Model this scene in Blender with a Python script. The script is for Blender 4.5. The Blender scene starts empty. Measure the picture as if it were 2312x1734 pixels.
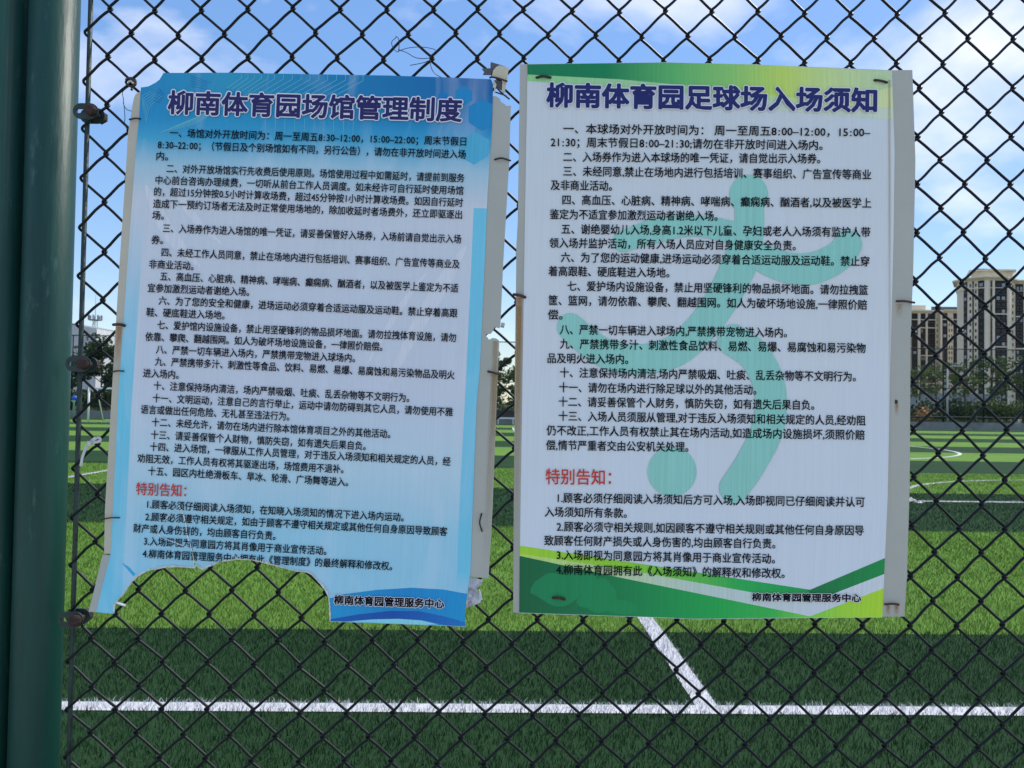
import bpy, bmesh, math, random
import numpy as np
from mathutils import Vector, Matrix, noise
from mathutils.geometry import delaunay_2d_cdt
random.seed(7); rng = np.random.default_rng(7)
R = math.radians
SC = bpy.context.scene
COL = SC.collection
# ------------------------------------------------------------------ camera
W0, H0, FPX = 2312.0, 1734.0, 1770.0          # size of the photograph, focal length in its pixels
CAMZ, PITCH, ROLL = 1.5, R(1.39), 0.014
_r0, _u0 = Vector((1, 0, 0)), Vector((0, -math.sin(PITCH), math.cos(PITCH)))
FWD = Vector((0, math.cos(PITCH), math.sin(PITCH)))
RT = _r0 * math.cos(ROLL) + _u0 * math.sin(ROLL)
UP = _u0 * math.cos(ROLL) - _r0 * math.sin(ROLL)
CAM = Vector((0, 0, CAMZ))
cd = bpy.data.cameras.new('camera'); cam = bpy.data.objects.new('camera', cd); COL.objects.link(cam)
cam.matrix_world = Matrix(((RT.x, UP.x, -FWD.x, 0), (RT.y, UP.y, -FWD.y, 0), (RT.z, UP.z, -FWD.z, CAMZ), (0, 0, 0, 1)))
cd.sensor_width = 36; cd.lens = FPX / W0 * 36; cd.clip_start = 0.02; cd.clip_end = 6000
cd.dof.use_dof = True; cd.dof.focus_distance = 1.28; cd.dof.aperture_fstop = 17
SC.camera = cam
# ------------------------------------------------------------------ light
SUN_EL, SUN_AZ = R(52), R(62)                 # azimuth clockwise from +Y
w = bpy.data.worlds.new('World'); SC.world = w; w.use_nodes = True
nt = w.node_tree; nt.nodes.clear()
def N(tree, typ, **kw):
    n = tree.nodes.new(typ)
    for k, v in kw.items():
        if k.startswith('i_'):
            n.inputs[k[2:].replace('_', ' ')].default_value = v
        else:
            setattr(n, k, v)
    return n
def L(tree, a, b): tree.links.new(a, b)
wo = N(nt, 'ShaderNodeOutputWorld'); bg = N(nt, 'ShaderNodeBackground'); bg.inputs['Strength'].default_value = 0.12
sky = N(nt, 'ShaderNodeTexSky', sky_type='NISHITA', sun_disc=False, sun_elevation=SUN_EL, sun_rotation=SUN_AZ)
sky.air_density = 1.0; sky.dust_density = 0.4; sky.ozone_density = 3.0; sky.altitude = 100
gam = N(nt, 'ShaderNodeGamma'); gam.inputs['Gamma'].default_value = 0.5
hsv = N(nt, 'ShaderNodeHueSaturation'); hsv.inputs['Saturation'].default_value = 1.95; hsv.inputs['Hue'].default_value = 0.512; hsv.inputs['Value'].default_value = 0.92
tc = N(nt, 'ShaderNodeTexCoord'); mp = N(nt, 'ShaderNodeMapping'); mp.inputs['Scale'].default_value = (1.0, 1.0, 1.9); mp.inputs['Location'].default_value = (1.80, 0.4, 1.0)
nz = N(nt, 'ShaderNodeTexNoise', i_Scale=2.6, i_Detail=9.0, i_Roughness=0.52, i_Distortion=0.25)
cr = N(nt, 'ShaderNodeValToRGB'); cr.color_ramp.elements[0].position = 0.475; cr.color_ramp.elements[1].position = 0.69; cr.color_ramp.elements[0].color = (.07, .07, .07, 1)
cr.color_ramp.elements[1].color = (0.95, 0.95, 0.95, 1)
mx = N(nt, 'ShaderNodeMix', data_type='RGBA'); mx.inputs['B'].default_value = (2.8, 2.8, 2.9, 1)
L(nt, sky.outputs[0], gam.inputs[0]); L(nt, gam.outputs[0], hsv.inputs['Color']); L(nt, hsv.outputs[0], mx.inputs['A'])
L(nt, tc.outputs['Generated'], mp.inputs[0]); L(nt, mp.outputs[0], nz.inputs['Vector'])
L(nt, nz.outputs[0], cr.inputs[0]); L(nt, cr.outputs[0], mx.inputs['Factor'])
L(nt, mx.outputs['Result'], bg.inputs['Color']); L(nt, bg.outputs[0], wo.inputs[0])
sd = bpy.data.lights.new('sun', 'SUN'); sd.energy = 1.1; sd.angle = R(14); sd.color = (1, 0.95, 0.87)
so = bpy.data.objects.new('sun', sd); COL.objects.link(so)
so.rotation_euler = Vector((math.sin(SUN_AZ) * math.cos(SUN_EL), math.cos(SUN_AZ) * math.cos(SUN_EL), math.sin(SUN_EL))).to_track_quat('Z', 'Y').to_euler()
vs = SC.view_settings; vs.view_transform = 'Standard'; vs.look = 'None'; vs.gamma = 1; vs.exposure = 1.9; vs.use_curve_mapping = False

# ------------------------------------------------------------------ helpers
def ray(x, y): return FWD + RT * ((x - W0 / 2) / FPX) - UP * ((y - H0 / 2) / FPX)
def onY(x, y, Y):
    d = ray(x, y); return CAM + d * (Y / d.y)
def onG(x, y, z=0.0):
    d = ray(x, y); return CAM + d * ((z - CAMZ) / d.z)
YAW = R(1.2); CY, SY = math.cos(YAW), math.sin(YAW)
def FW(xf, yf, z=0.0): return Vector((xf * CY - yf * SY, xf * SY + yf * CY, z))   # pitch coordinates to world
def lin(c):
    c = c / 255.0
    return c / 12.92 if c <= 0.04045 else ((c + 0.055) / 1.055) ** 2.4
def rgb(r, g, b): return (lin(r), lin(g), lin(b), 1)
REFW = (lin(208), lin(214), lin(236))          # how plain white paper in the open shade looks here
def alb(r, g, b, k=0.86): return (min(.9, lin(r) / REFW[0] * k), min(.9, lin(g) / REFW[1] * k), min(.9, lin(b) / REFW[2] * k), 1)
MATS = {}
def mat(name, col=(0.5, 0.5, 0.5, 1), rough=0.6, var=0.0, vscale=10.0, bump=0.0, bscale=60.0, metal=0.0, spec=0.5, col2=None, stretch=None):
    if name in MATS: return MATS[name]
    m = bpy.data.materials.new(name); m.use_nodes = True; t = m.node_tree; p = t.nodes['Principled BSDF']
    p.inputs['Base Color'].default_value = col; p.inputs['Roughness'].default_value = rough
    p.inputs['Metallic'].default_value = metal; p.inputs['Specular IOR Level'].default_value = spec
    c = N(t, 'ShaderNodeTexCoord'); src = c.outputs['Object']
    if stretch:
        mpp = N(t, 'ShaderNodeMapping'); mpp.inputs['Scale'].default_value = stretch; L(t, src, mpp.inputs[0]); src = mpp.outputs[0]
    if var > 0 or col2:
        n = N(t, 'ShaderNodeTexNoise', i_Scale=vscale, i_Detail=6.0, i_Roughness=0.6); L(t, src, n.inputs['Vector'])
        r = N(t, 'ShaderNodeValToRGB'); e = r.color_ramp.elements
        e[0].position = 0.32; e[1].position = 0.68
        e[0].color = tuple(max(0, v * (1 - var)) for v in col[:3]) + (1,)
        e[1].color = col2 if col2 else tuple(min(1, v * (1 + var)) for v in col[:3]) + (1,)
        L(t, n.outputs[0], r.inputs[0]); L(t, r.outputs[0], p.inputs['Base Color'])
    if bump > 0:
        n2 = N(t, 'ShaderNodeTexNoise', i_Scale=bscale, i_Detail=4.0); L(t, src, n2.inputs['Vector'])
        b = N(t, 'ShaderNodeBump'); b.inputs['Strength'].default_value = bump; b.inputs['Distance'].default_value = 0.02
        L(t, n2.outputs[0], b.inputs['Height']); L(t, b.outputs[0], p.inputs['Normal'])
    MATS[name] = m; return m
def place(o, parent):
    COL.objects.link(o)
    if parent is not None:
        o.parent = parent
        root = parent
        off = Vector(root.get('_w', (0, 0, 0)))
        o.matrix_parent_inverse = Matrix.Translation(-off)
def thing(name, label, cat, group=None, loc=(0, 0, 0)):
    o = bpy.data.objects.new(name, None); o.empty_display_size = 0.1; o.location = loc; COL.objects.link(o)
    o['label'] = label; o['category'] = cat
    if group: o['group'] = group
    WLOC[o.name] = Vector(loc); return o
WLOC = {}
def mesh(name, V, Fc, mats, smooth=False, midx=None):
    me = bpy.data.meshes.new(name); me.from_pydata([tuple(v) for v in V], [], [tuple(f) for f in Fc])
    for m in (mats if isinstance(mats, (list, tuple)) else [mats]): me.materials.append(m)
    if smooth: me.polygons.foreach_set('use_smooth', [True] * len(me.polygons))
    if midx is not None: me.polygons.foreach_set('material_index', midx)
    me.update(); return me
def obj(name, V, Fc, mats, parent=None, smooth=False, midx=None, tag=None, kind=None):
    o = bpy.data.objects.new(name, mesh(name, V, Fc, mats, smooth, midx)); return link(o, parent, tag, kind)
def link(o, parent=None, tag=None, kind=None):
    COL.objects.link(o)
    if parent is not None:
        o.parent = parent
        p = parent; off = Vector((0, 0, 0))
        if p.name in WLOC: off = WLOC[p.name]
        o.matrix_parent_inverse = Matrix.Translation(-off)
    if tag:
        o['label'], o['category'] = tag[0], tag[1]
        if len(tag) > 2: o['group'] = tag[2]
    if kind: o['kind'] = kind
    return o
def join(parts):
    V, Fc = [], []
    for v, f in parts:
        n = len(V); V += list(v); Fc += [tuple(i + n for i in q) for q in f]
    return V, Fc
def box(x0, x1, y0, y1, z0, z1):
    V = [(x, y, z) for z in (z0, z1) for y in (y0, y1) for x in (x0, x1)]
    return V, [(0, 2, 3, 1), (4, 5, 7, 6), (0, 1, 5, 4), (2, 6, 7, 3), (0, 4, 6, 2), (1, 3, 7, 5)]
def tube(P, r, n=8, cap=True):
    P = [Vector(p) for p in P]; V, Fc = [], []
    rr = r if isinstance(r, (list, tuple)) else [r] * len(P)
    prev = None
    for i, p in enumerate(P):
        t = (P[min(i + 1, len(P) - 1)] - P[max(i - 1, 0)])
        t = t.normalized() if t.length > 1e-9 else Vector((0, 0, 1))
        if prev is None:
            a = Vector((0, 1, 0)) if abs(t.y) < 0.9 else Vector((1, 0, 0)); prev = t.cross(a).normalized()
        prev = (prev - t * prev.dot(t)).normalized(); b = t.cross(prev)
        for k in range(n):
            an = 2 * math.pi * k / n; V.append(p + (prev * math.cos(an) + b * math.sin(an)) * rr[i])
    for i in range(len(P) - 1):
        for k in range(n):
            k2 = (k + 1) % n; Fc.append((i * n + k, i * n + k2, (i + 1) * n + k2, (i + 1) * n + k))
    if cap:
        Fc.append(tuple(range(n - 1, -1, -1))); Fc.append(tuple((len(P) - 1) * n + k for k in range(n)))
    return V, Fc
def spline(P, m=6):
    P = [Vector(p) for p in P]; out = []
    for i in range(len(P) - 1):
        a, b, c, d = P[max(i - 1, 0)], P[i], P[i + 1], P[min(i + 2, len(P) - 1)]
        for k in range(m):
            t = k / m
            out.append(0.5 * ((2 * b) + (c - a) * t + (2 * a - 5 * b + 4 * c - d) * t * t + (3 * b - a - 3 * c + d) * t ** 3))
    out.append(P[-1]); return out

# ------------------------------------------------------------------ materials
M_WIRE = mat('green_coated_wire', (0.003, 0.006, 0.0068, 1), 0.40, 0.3, 30, spec=0.24)
M_POST = mat('green_painted_steel', (0.006, 0.048, 0.037, 1), 0.46, 0.22, 3.5, bump=0.06, bscale=25, spec=0.32, stretch=(6, 6, 0.8))
def scuffed(m, c2, lo, hi, scale, stretch):
    t = m.node_tree; p = t.nodes['Principled BSDF']; lk = p.inputs['Base Color'].links[0].from_socket
    c = N(t, 'ShaderNodeTexCoord'); mpp = N(t, 'ShaderNodeMapping'); mpp.inputs['Scale'].default_value = stretch; L(t, c.outputs['Object'], mpp.inputs[0])
    n = N(t, 'ShaderNodeTexNoise', i_Scale=scale, i_Detail=9.0, i_Roughness=0.7); L(t, mpp.outputs[0], n.inputs['Vector'])
    mr = N(t, 'ShaderNodeMapRange'); mr.inputs['From Min'].default_value = lo; mr.inputs['From Max'].default_value = hi; L(t, n.outputs[0], mr.inputs['Value'])
    mxx = N(t, 'ShaderNodeMix', data_type='RGBA'); L(t, mr.outputs[0], mxx.inputs['Factor']); L(t, lk, mxx.inputs['A']); mxx.inputs['B'].default_value = c2
    L(t, mxx.outputs['Result'], p.inputs['Base Color']); rr = N(t, 'ShaderNodeMapRange'); rr.inputs['To Min'].default_value = p.inputs['Roughness'].default_value; rr.inputs['To Max'].default_value = .75
    L(t, mr.outputs[0], rr.inputs['Value']); L(t, rr.outputs[0], p.inputs['Roughness'])
scuffed(M_POST, (0.06, 0.12, 0.10, 1), .60, .74, 9.0, (5, 5, 1.2)); scuffed(M_POST, (0.03, 0.03, 0.025, 1), .66, .72, 40.0, (1.5, 1.5, .5))
M_CLAMP = mat('weathered_green_steel', (0.012, 0.03, 0.026, 1), 0.55, 0.4, 60, bump=0.2, bscale=120)
M_RUST = mat('rusty_steel', (0.035, 0.014, 0.010, 1), 0.7, 0.5, 120, bump=0.5, bscale=200)
M_DARKTIE = mat('dark_wire', (0.012, 0.011, 0.012, 1), 0.45, 0.3, 80)
M_RUSTTIE = mat('rusty_wire', (0.06, 0.025, 0.014, 1), 0.7, 0.5, 150)
M_PVC = mat('grey_pvc_board', alb(152, 158, 162), 0.55, 0.05, 6, bump=0.05, bscale=40)
M_PVCW = mat('grey_pvc_board_warm', alb(164, 164, 160), 0.55, 0.07, 6, bump=0.05, bscale=40)
M_INK = mat('black_ink', (0.004, 0.004, 0.008, 1), 0.6, spec=0.12)
M_NAVY = mat('navy_ink', (0.018, 0.014, 0.115, 1), 0.4, spec=0.35)
M_NAVY2 = mat('blue_ink', (0.010, 0.016, 0.13, 1), 0.4, spec=0.35)
M_RED = mat('red_ink', alb(178, 52, 48), 0.45, spec=0.3)
M_HALO = mat('white_ink', (0.8, 0.8, 0.82, 1), 0.45)
M_CONC = mat('grey_concrete', (0.20, 0.21, 0.22, 1), 0.85, 0.25, 1.2, bump=0.2, bscale=6)
M_FARG = mat('dark_green_rail', (0.006, 0.022, 0.017, 1), 0.7, spec=.2)
M_WHITE = mat('white_paint', (0.78, 0.8, 0.8, 1), 0.4)

# ------------------------------------------------------------------ ground and pitch
g = obj('ground', [(-1500, -300, -0.05), (1500, -300, -0.05), (1500, 3000, -0.05), (-1500, 3000, -0.05)], [(0, 1, 2, 3)],
        mat('rough_grassland', (0.06, 0.085, 0.03, 1), 0.95, 0.4, 0.08, col2=(0.11, 0.10, 0.055, 1)), kind='structure')
def turf_mat(name, c):
    m = bpy.data.materials.new(name); m.use_nodes = True; t = m.node_tree; p = t.nodes['Principled BSDF']
    p.inputs['Roughness'].default_value = 0.9; p.inputs['Specular IOR Level'].default_value = 0.06
    tcn = N(t, 'ShaderNodeTexCoord'); n = N(t, 'ShaderNodeTexNoise', i_Scale=45.0, i_Detail=5.0, i_Roughness=0.7)
    n2 = N(t, 'ShaderNodeTexNoise', i_Scale=0.9, i_Detail=4.0)
    L(t, tcn.outputs['Object'], n.inputs['Vector']); L(t, tcn.outputs['Object'], n2.inputs['Vector'])
    mm = N(t, 'ShaderNodeMath', operation='MULTIPLY_ADD'); mm.inputs[1].default_value = 0.35; L(t, n2.outputs[0], mm.inputs[0]); L(t, n.outputs[0], mm.inputs[2])
    r = N(t, 'ShaderNodeValToRGB'); e = r.color_ramp.elements; e[0].position = 0.42; e[1].position = 0.92
    e[0].color = tuple(v * 0.62 for v in c) + (1,); e[1].color = tuple(v * 1.3 for v in c) + (1,)
    L(t, mm.outputs[0], r.inputs[0]); L(t, r.outputs[0], p.inputs['Base Color'])
    b = N(t, 'ShaderNodeBump'); b.inputs['Strength'].default_value = 0.5; b.inputs['Distance'].default_value = 0.02
    L(t, n.outputs[0], b.inputs['Height']); L(t, b.outputs[0], p.inputs['Normal'])
    return m
C_DARK = (0.022, 0.055, 0.022); C_LIGHT = (0.128, 0.238, 0.044); C_WHITE = (0.56, 0.56, 0.57)
M_TD, M_TL = turf_mat('dark_turf', C_DARK), turf_mat('light_turf', C_LIGHT)
M_LINE = mat('white_turf_line', C_WHITE + (1,), 0.8, 0.12, 40)
def quadF(x0, x1, y0, y1, z): return [FW(x0, y0, z), FW(x1, y0, z), FW(x1, y1, z), FW(x0, y1, z)], [(0, 1, 2, 3)]
pitch = obj('pitch', *quadF(-60, 70, 0.9, 57.2, -0.012), mat('rubber_infill', (0.03, 0.032, 0.028, 1), 0.95, 0.3, 30), kind='structure')
obj('bounce_pavement', *quadF(-60, 70, -40, 0.895, 0.0), mat('pale_bounce_paving', (0.42, 0.40, 0.38, 1), 0.85, 0.12, 3, bump=.1, bscale=20), kind='structure')  # paving out of view, added to bounce light up onto the boards
STW, ST0 = 4.3, 0.9
i = 0
while ST0 + i * STW < 57.2:
    a, b = ST0 + i * STW, min(ST0 + (i + 1) * STW, 57.2)
    obj('turf_strip', *quadF(-60, 70, a, b, 0.0), M_TD if i % 2 == 0 else M_TL, pitch); i += 1
LINES = []      # (x0, x1, y0, y1) in pitch coordinates, filled with white blades as well
def line_rect(x0, x1, y0, y1, z=0.004, nm='pitch_line'):
    LINES.append((x0, x1, y0, y1)); obj(nm, *quadF(x0, x1, y0, y1, z), M_LINE, kind='structure')
LW = 0.108
line_rect(-45, 60, 3.88 - LW / 2, 3.88 + LW / 2)
line_rect(1.076 - LW / 2, 1.076 + LW / 2, 3.88 + LW / 2, 47.5)
line_rect(6.4, 60, 12.55, 12.66)
line_rect(-7.98, -7.87, 8.0, 24.0)
line_rect(-45, 60, 47.5, 47.62)
line_rect(-20, -3, 42.0, 42.1)
def arc(cx, cy, r, a0, a1, w=0.11, n=60):
    V, Fc = [], []
    for k in range(n + 1):
        a = a0 + (a1 - a0) * k / n
        for rr in (r - w / 2, r + w / 2): V.append(FW(cx + rr * math.cos(a), cy + rr * math.sin(a), 0.004))
    for k in range(n): Fc.append((2 * k, 2 * k + 1, 2 * k + 3, 2 * k + 2))
    obj('pitch_arc', V, Fc, M_LINE, kind='structure')
arc(11.9, 11.45, 5.2, R(10), R(170)); arc(9.6, 29.6, 7.0, 0, 2 * math.pi)

# grass blades close to the camera
def blades(name, y0, y1, dens, hgt, wid, seg):
    n = int((y1 - y0) * 1.0 * ((y0 + y1) / 2 * 1.36 + 1.2) * dens)
    yy = y0 + (y1 - y0) * np.sqrt(rng.random(n) * (1 - (y0 / y1) ** 2) + (y0 / y1) ** 2) / 1.0 if False else rng.uniform(y0, y1, n)
    hw = yy * 0.68 + 0.6
    keep = rng.random(n) < hw / hw.max(); yy = yy[keep]; hw = hw[keep]; n = len(yy)
    xx = rng.uniform(-1, 1, n) * hw
    xf = xx * CY + yy * SY; yf = -xx * SY + yy * CY
    par = np.floor((yf - ST0 + 0.03 * rng.standard_normal(n)) / STW).astype(int) % 2
    col = np.where(par[:, None] == 0, np.array(C_DARK)[None] * 1.15, np.array(C_LIGHT)[None] * 1.05)
    for (a, b, c, d) in LINES:
        m = (xf > a) & (xf < b) & (yf > c) & (yf < d); col[m] = np.array(C_WHITE) * 1.03
    ison = col[:, 2] > 0.5
    patch = np.array([noise.noise((x * 1.3, y * 1.3, 0)) for x, y in zip(xf[::1], yf[::1])]) if n < 90000 else 0.6 * np.sin(xf * 2.1 + 1.3 * np.sin(yf * 1.7)) * np.sin(yf * 2.6 + xf)
    br = np.where(ison, rng.uniform(0.88, 1.1, n), rng.uniform(0.55, 1.5, n) * (1 + 0.18 * patch))
    col = np.clip(col * br[:, None], 0, 0.85)
    olive = (rng.random(n) < 0.12) & ~ison; col[olive] = col[olive] * np.array([1.7, 1.15, 0.9])
    ang = rng.uniform(0, 2 * math.pi, n); lean = rng.uniform(0.15, 1.0, n) * hgt; h = hgt * rng.uniform(0.55, 1.1, n)
    ldx, ldy = np.cos(ang) * lean, np.sin(ang) * lean
    wa = rng.uniform(0, math.pi, n); wx, wy = np.cos(wa) * wid / 2, np.sin(wa) * wid / 2 * 0.5
    z0 = np.full(n, -0.004)
    rows = [np.stack([xx - wx, yy - wy, z0], 1), np.stack([xx + wx, yy + wy, z0], 1)]
    if seg == 2:
        rows += [np.stack([xx + wx * .85 + ldx * .35, yy + wy * .85 + ldy * .35, h * .62], 1), np.stack([xx - wx * .85 + ldx * .35, yy - wy * .85 + ldy * .35, h * .62], 1)]
    rows += [np.stack([xx + ldx, yy + ldy, h * 0.95], 1)]
    k = len(rows); V = np.stack(rows, 1).reshape(-1, 3); base = np.arange(n)[:, None] * k
    tr = [(0, 1, 2), (0, 2, 3), (3, 2, 4)] if seg == 2 else [(0, 1, 2)]
    T = np.concatenate([base + np.array(t)[None] for t in tr], 0)
    me = bpy.data.meshes.new(name); me.vertices.add(len(V)); me.vertices.foreach_set('co', V.ravel())
    me.loops.add(len(T) * 3); me.loops.foreach_set('vertex_index', T.ravel())
    me.polygons.add(len(T)); me.polygons.foreach_set('loop_start', np.arange(len(T)) * 3); me.polygons.foreach_set('loop_total', np.full(len(T), 3))
    me.update(calc_edges=True)
    at = me.color_attributes.new('Col', 'FLOAT_COLOR', 'POINT')
    at.data.foreach_set('color', np.concatenate([np.repeat(col, k, 0), np.ones((n * k, 1))], 1).astype(np.float32).ravel())
    m = MATS.get('grass_blade')
    if not m:
        m = bpy.data.materials.new('grass_blade'); m.use_nodes = True; t = m.node_tree; p = t.nodes['Principled BSDF']
        a = N(t, 'ShaderNodeAttribute', attribute_name='Col'); L(t, a.outputs['Color'], p.inputs['Base Color'])
        p.inputs['Roughness'].default_value = 0.7; p.inputs['Specular IOR Level'].default_value = 0.08
        MATS['grass_blade'] = m
    me.materials.append(m)
    return link(bpy.data.objects.new(name, me), tag=({'near_grass': 'short artificial grass along the near white touchline', 'middle_grass': 'artificial grass of the first bright green strip', 'further_grass': 'artificial grass further out, round the penalty arc'}[name], 'grass'), kind='stuff')
blades('near_grass', 2.7, 6.2, 7000, 0.034, 0.0032, 2)
blades('middle_grass', 6.2, 9.55, 3800, 0.034, 0.0046, 2)
blades('further_grass', 9.55, 18.2, 1500, 0.034, 0.010, 1)

# ------------------------------------------------------------------ chain-link fence
FY = 1.29
fence = thing('chain_link_fence', 'dark green chain link fence with round post carrying both notice boards', 'fence', loc=onY(101, 2800, FY))
def lat(c, r):
    """pixel of lattice bend in column c, half-row r (r even for odd columns)"""
    xl, xr = 197.0, 2237.0
    f = c / 39.0
    yl = 22 + 54.5 * r; yr = 30 + 55.2 * r
    y = yl + (yr - yl) * f
    x = xl + (xr - xl) * f - (0.0285 + (0.017 - 0.0285) * f) * (y - 22) - 5.5 * math.sin(math.pi * min(max(f, 0), 1)) * (1 if c < 20 else 0.4)
    nx = noise.noise((x * 0.004, y * 0.004, 3.1)) * 6 + noise.noise((x * 0.013, y * 0.013, 7.7)) * 3.0 + noise.noise((c * 3.7, r * 2.3, 1.9)) * 2.2
    ny = noise.noise((x * 0.004, y * 0.004, 9.3)) * 7 + noise.noise((x * 0.013, y * 0.013, 5.2)) * 3.5 + noise.noise((c * 2.9, r * 3.1, 8.8)) * 2.4
    if c <= 0: nx = 0
    p = onY(x + nx, y + ny, FY); return p.x, p.z
WR = 0.0023
def wire(k):
    PX = []
    rmin, rmax = -20, 49
    bends = []
    for r in range(rmin, rmax):
        c = (k if (r + k + 1) % 2 == 0 else k + 1)
        x, z = lat(c, r); s = -1 if c == k else 1
        if 0.04 < z < 2.62: bends.append((x + s * WR * 1.12, z, s))
    ts = [0, .035, .075, .13, .22, .36, .5, .64, .78, .87, .925, .965]
    h = 0.10
    for (x0, z0, s0), (x1, z1, s1) in zip(bends[:-1], bends[1:]):
        side = -1 if s0 > 0 else 1          # "/" legs pass in front
        bow = (0.0032 if s0 > 0 else 0.0012) * (0.7 + 0.8 * noise.noise((x0 * 40, z0 * 40, 0)))
        for t in ts:
            if t < h: e = t * t / (2 * h) / (1 - h)
            elif t > 1 - h: e = 1 - (1 - t) ** 2 / (2 * h) / (1 - h)
            else: e = (t - h / 2) / (1 - h)
            x = x0 + (x1 - x0) * e; z = z0 + (z1 - z0) * (0.5 * t + 0.5 * (t * t * (3 - 2 * t)) if False else t)
            q = math.sin(math.pi * t)
            d = min(1, math.sin(math.pi / 2 * min(1, min(t, 1 - t) / 0.16)))
            PX.append((x + bow * q * 0.6 * (-1 if s0 > 0 else 1), FY + side * 0.0029 * d, z + bow * math.sin(2 * math.pi * t) * 0.8))
    PX.append((bends[-1][0], FY, bends[-1][1]))
    V, Fc = tube(PX, WR, 7)
    obj('wire', V, Fc, M_WIRE, fence, smooth=True)
NW = 62
for k in range(NW): wire(k)
def vpost(name, xpx, ypx, d, top, mtl, parent, yy=FY, bot=0.0):
    p = onY(xpx, ypx, yy)
    V, Fc = tube([(p.x, yy, bot), (p.x, yy, top * .5), (p.x, yy, top)], d / 2, 40)
    return obj(name, V, Fc, mtl, parent, smooth=True), p.x
_, PXC = vpost('post', 100.6, 867, 0.076, 2.72, M_POST, fence, FY + 0.022)
V, Fc = tube([(lat(NW, 0)[0] + 0.045, FY, 0), (lat(NW, 0)[0] + 0.045, FY, 2.72)], 0.042, 32); obj('post', V, Fc, M_POST, fence, True)
# tension rod threaded through the end loops
pa, pb = onY(205, 0, FY), onY(155, 1734, FY); dv = (pb - pa) / (pb.z - pa.z)
top, bot = pa + dv * (2.62 - pa.z), pa + dv * (0.04 - pa.z)
V, Fc = tube([top, (top + bot) / 2, bot], 0.0038, 12); obj('tension_rod', V, Fc, M_CLAMP, fence, True)
V, Fc = tube([(PXC, FY, 2.66), (lat(NW, 0)[0], FY, 2.66)], 0.024, 20); obj('top_rail', V, Fc, M_POST, fence, True)
# end clamps
def stadium(cx, cz, hx, r, n=12):
    P = []
    for k in range(n + 1): a = -math.pi / 2 + math.pi * k / n; P.append((cx + hx + r * math.cos(a), cz + r * math.sin(a)))
    for k in range(n + 1): a = math.pi / 2 + math.pi * k / n; P.append((cx - hx + r * math.cos(a), cz + r * math.sin(a)))
    return P
for (xpx, ypx) in ((206, 253), (189, 822), (172, 1398)):
    c = onY(xpx, ypx, FY - 0.012); rodx = (pa + dv * (c.z - pa.z)).x
    x0, x1 = onY(xpx - 43, ypx, FY - .017).x, onY(xpx + 16, ypx, FY - .017).x; cx, hx = (x0 + x1) / 2, (x1 - x0) / 2 - 0.0135
    cl = None
    for yb, nm in ((FY - 0.017, 'clamp_plate'), (FY + 0.0045, 'clamp_plate')):
        o_, i_ = stadium(cx, c.z, max(hx, 0.004), 0.0128), stadium(cx - 0.009, c.z, max(hx * .4, .002), 0.0036)
        n = len(o_); V = [(x, yb, z) for x, z in o_ + i_] + [(x, yb + 0.003, z) for x, z in o_ + i_]; Fc = []
        for k in range(n):
            j = (k + 1) % n
            Fc += [(k, j, n + j, n + k), (2 * n + k, 3 * n + k, 3 * n + j, 2 * n + j), (k, 2 * n + k, 2 * n + j, j), (n + k, n + j, 3 * n + j, 3 * n + k)]
        o = obj(nm, V, Fc, M_CLAMP, fence); cl = cl or o
    bx = onY(xpx - 3, ypx, FY - .022).x
    V, Fc = tube([(bx, FY - 0.026, c.z), (bx, FY - 0.025, c.z), (bx, FY - 0.0175, c.z)], [0.006, 0.0088, 0.0092], 16); obj('bolt_head', V, Fc, M_RUST, cl, True)
    V, Fc = join([tube([(bx, FY - 0.018, c.z), (bx, FY + 0.020, c.z)], 0.0042, 10), tube([(bx, FY + 0.0078, c.z), (bx, FY + 0.0155, c.z)], 0.0112, 6)]); obj('nut', V, Fc, M_RUST, cl)
gp = thing('gate_post', 'second green steel post cut off at the left picture edge', 'post', loc=(-0.8615, FY + 0.022, 0))
px = -0.8615
V, Fc = tube([(px, FY + 0.022, 0), (px, FY + 0.022, 2.74)], 0.038, 40); obj('shaft', V, Fc, M_POST, gp, True)
V, Fc = tube([(px, FY + 0.022, 2.74), (px, FY + 0.022, 2.755), (px, FY + 0.022, 2.765)], [.041, .041, .02], 40); obj('cap', V, Fc, M_POST, gp, True)

# ------------------------------------------------------------------ notice boards
def lerp_tab(tab, y):
    for (a, xa), (b, xb) in zip(tab[:-1], tab[1:]):
        if y <= b: return xa + (xb - xa) * (y - a) / (b - a)
    (a, xa), (b, xb) = tab[-2], tab[-1]; return xa + (xb - xa) * (y - a) / (b - a)
def depth_R(x, y):
    u, v = (x - 1170) / 860, (y - 145) / 1250
    return FY - 0.012 - 0.005 * math.sin(math.pi * min(max(u, 0), 1)) * (0.6 + 0.4 * math.sin(math.pi * min(max(v, 0), 1))) - 0.0012 * noise.noise((x * .006, y * .004, 0.3))
def depth_L(x, y):
    u, v = (x - 280) / 830, (y - 170) / 1240
    d = FY - 0.012 - 0.004 * math.sin(math.pi * min(max(u, 0), 1)) - 0.0022 * noise.noise((x * .006, y * .005, 4.3))
    if y > 1180: d -= 0.006 * min(1, ((y - 1180) / 200)) ** 1.5
    if y > 1253 and x < 330: d -= 0.010 * (y - 1253) / 130
    return d
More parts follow.
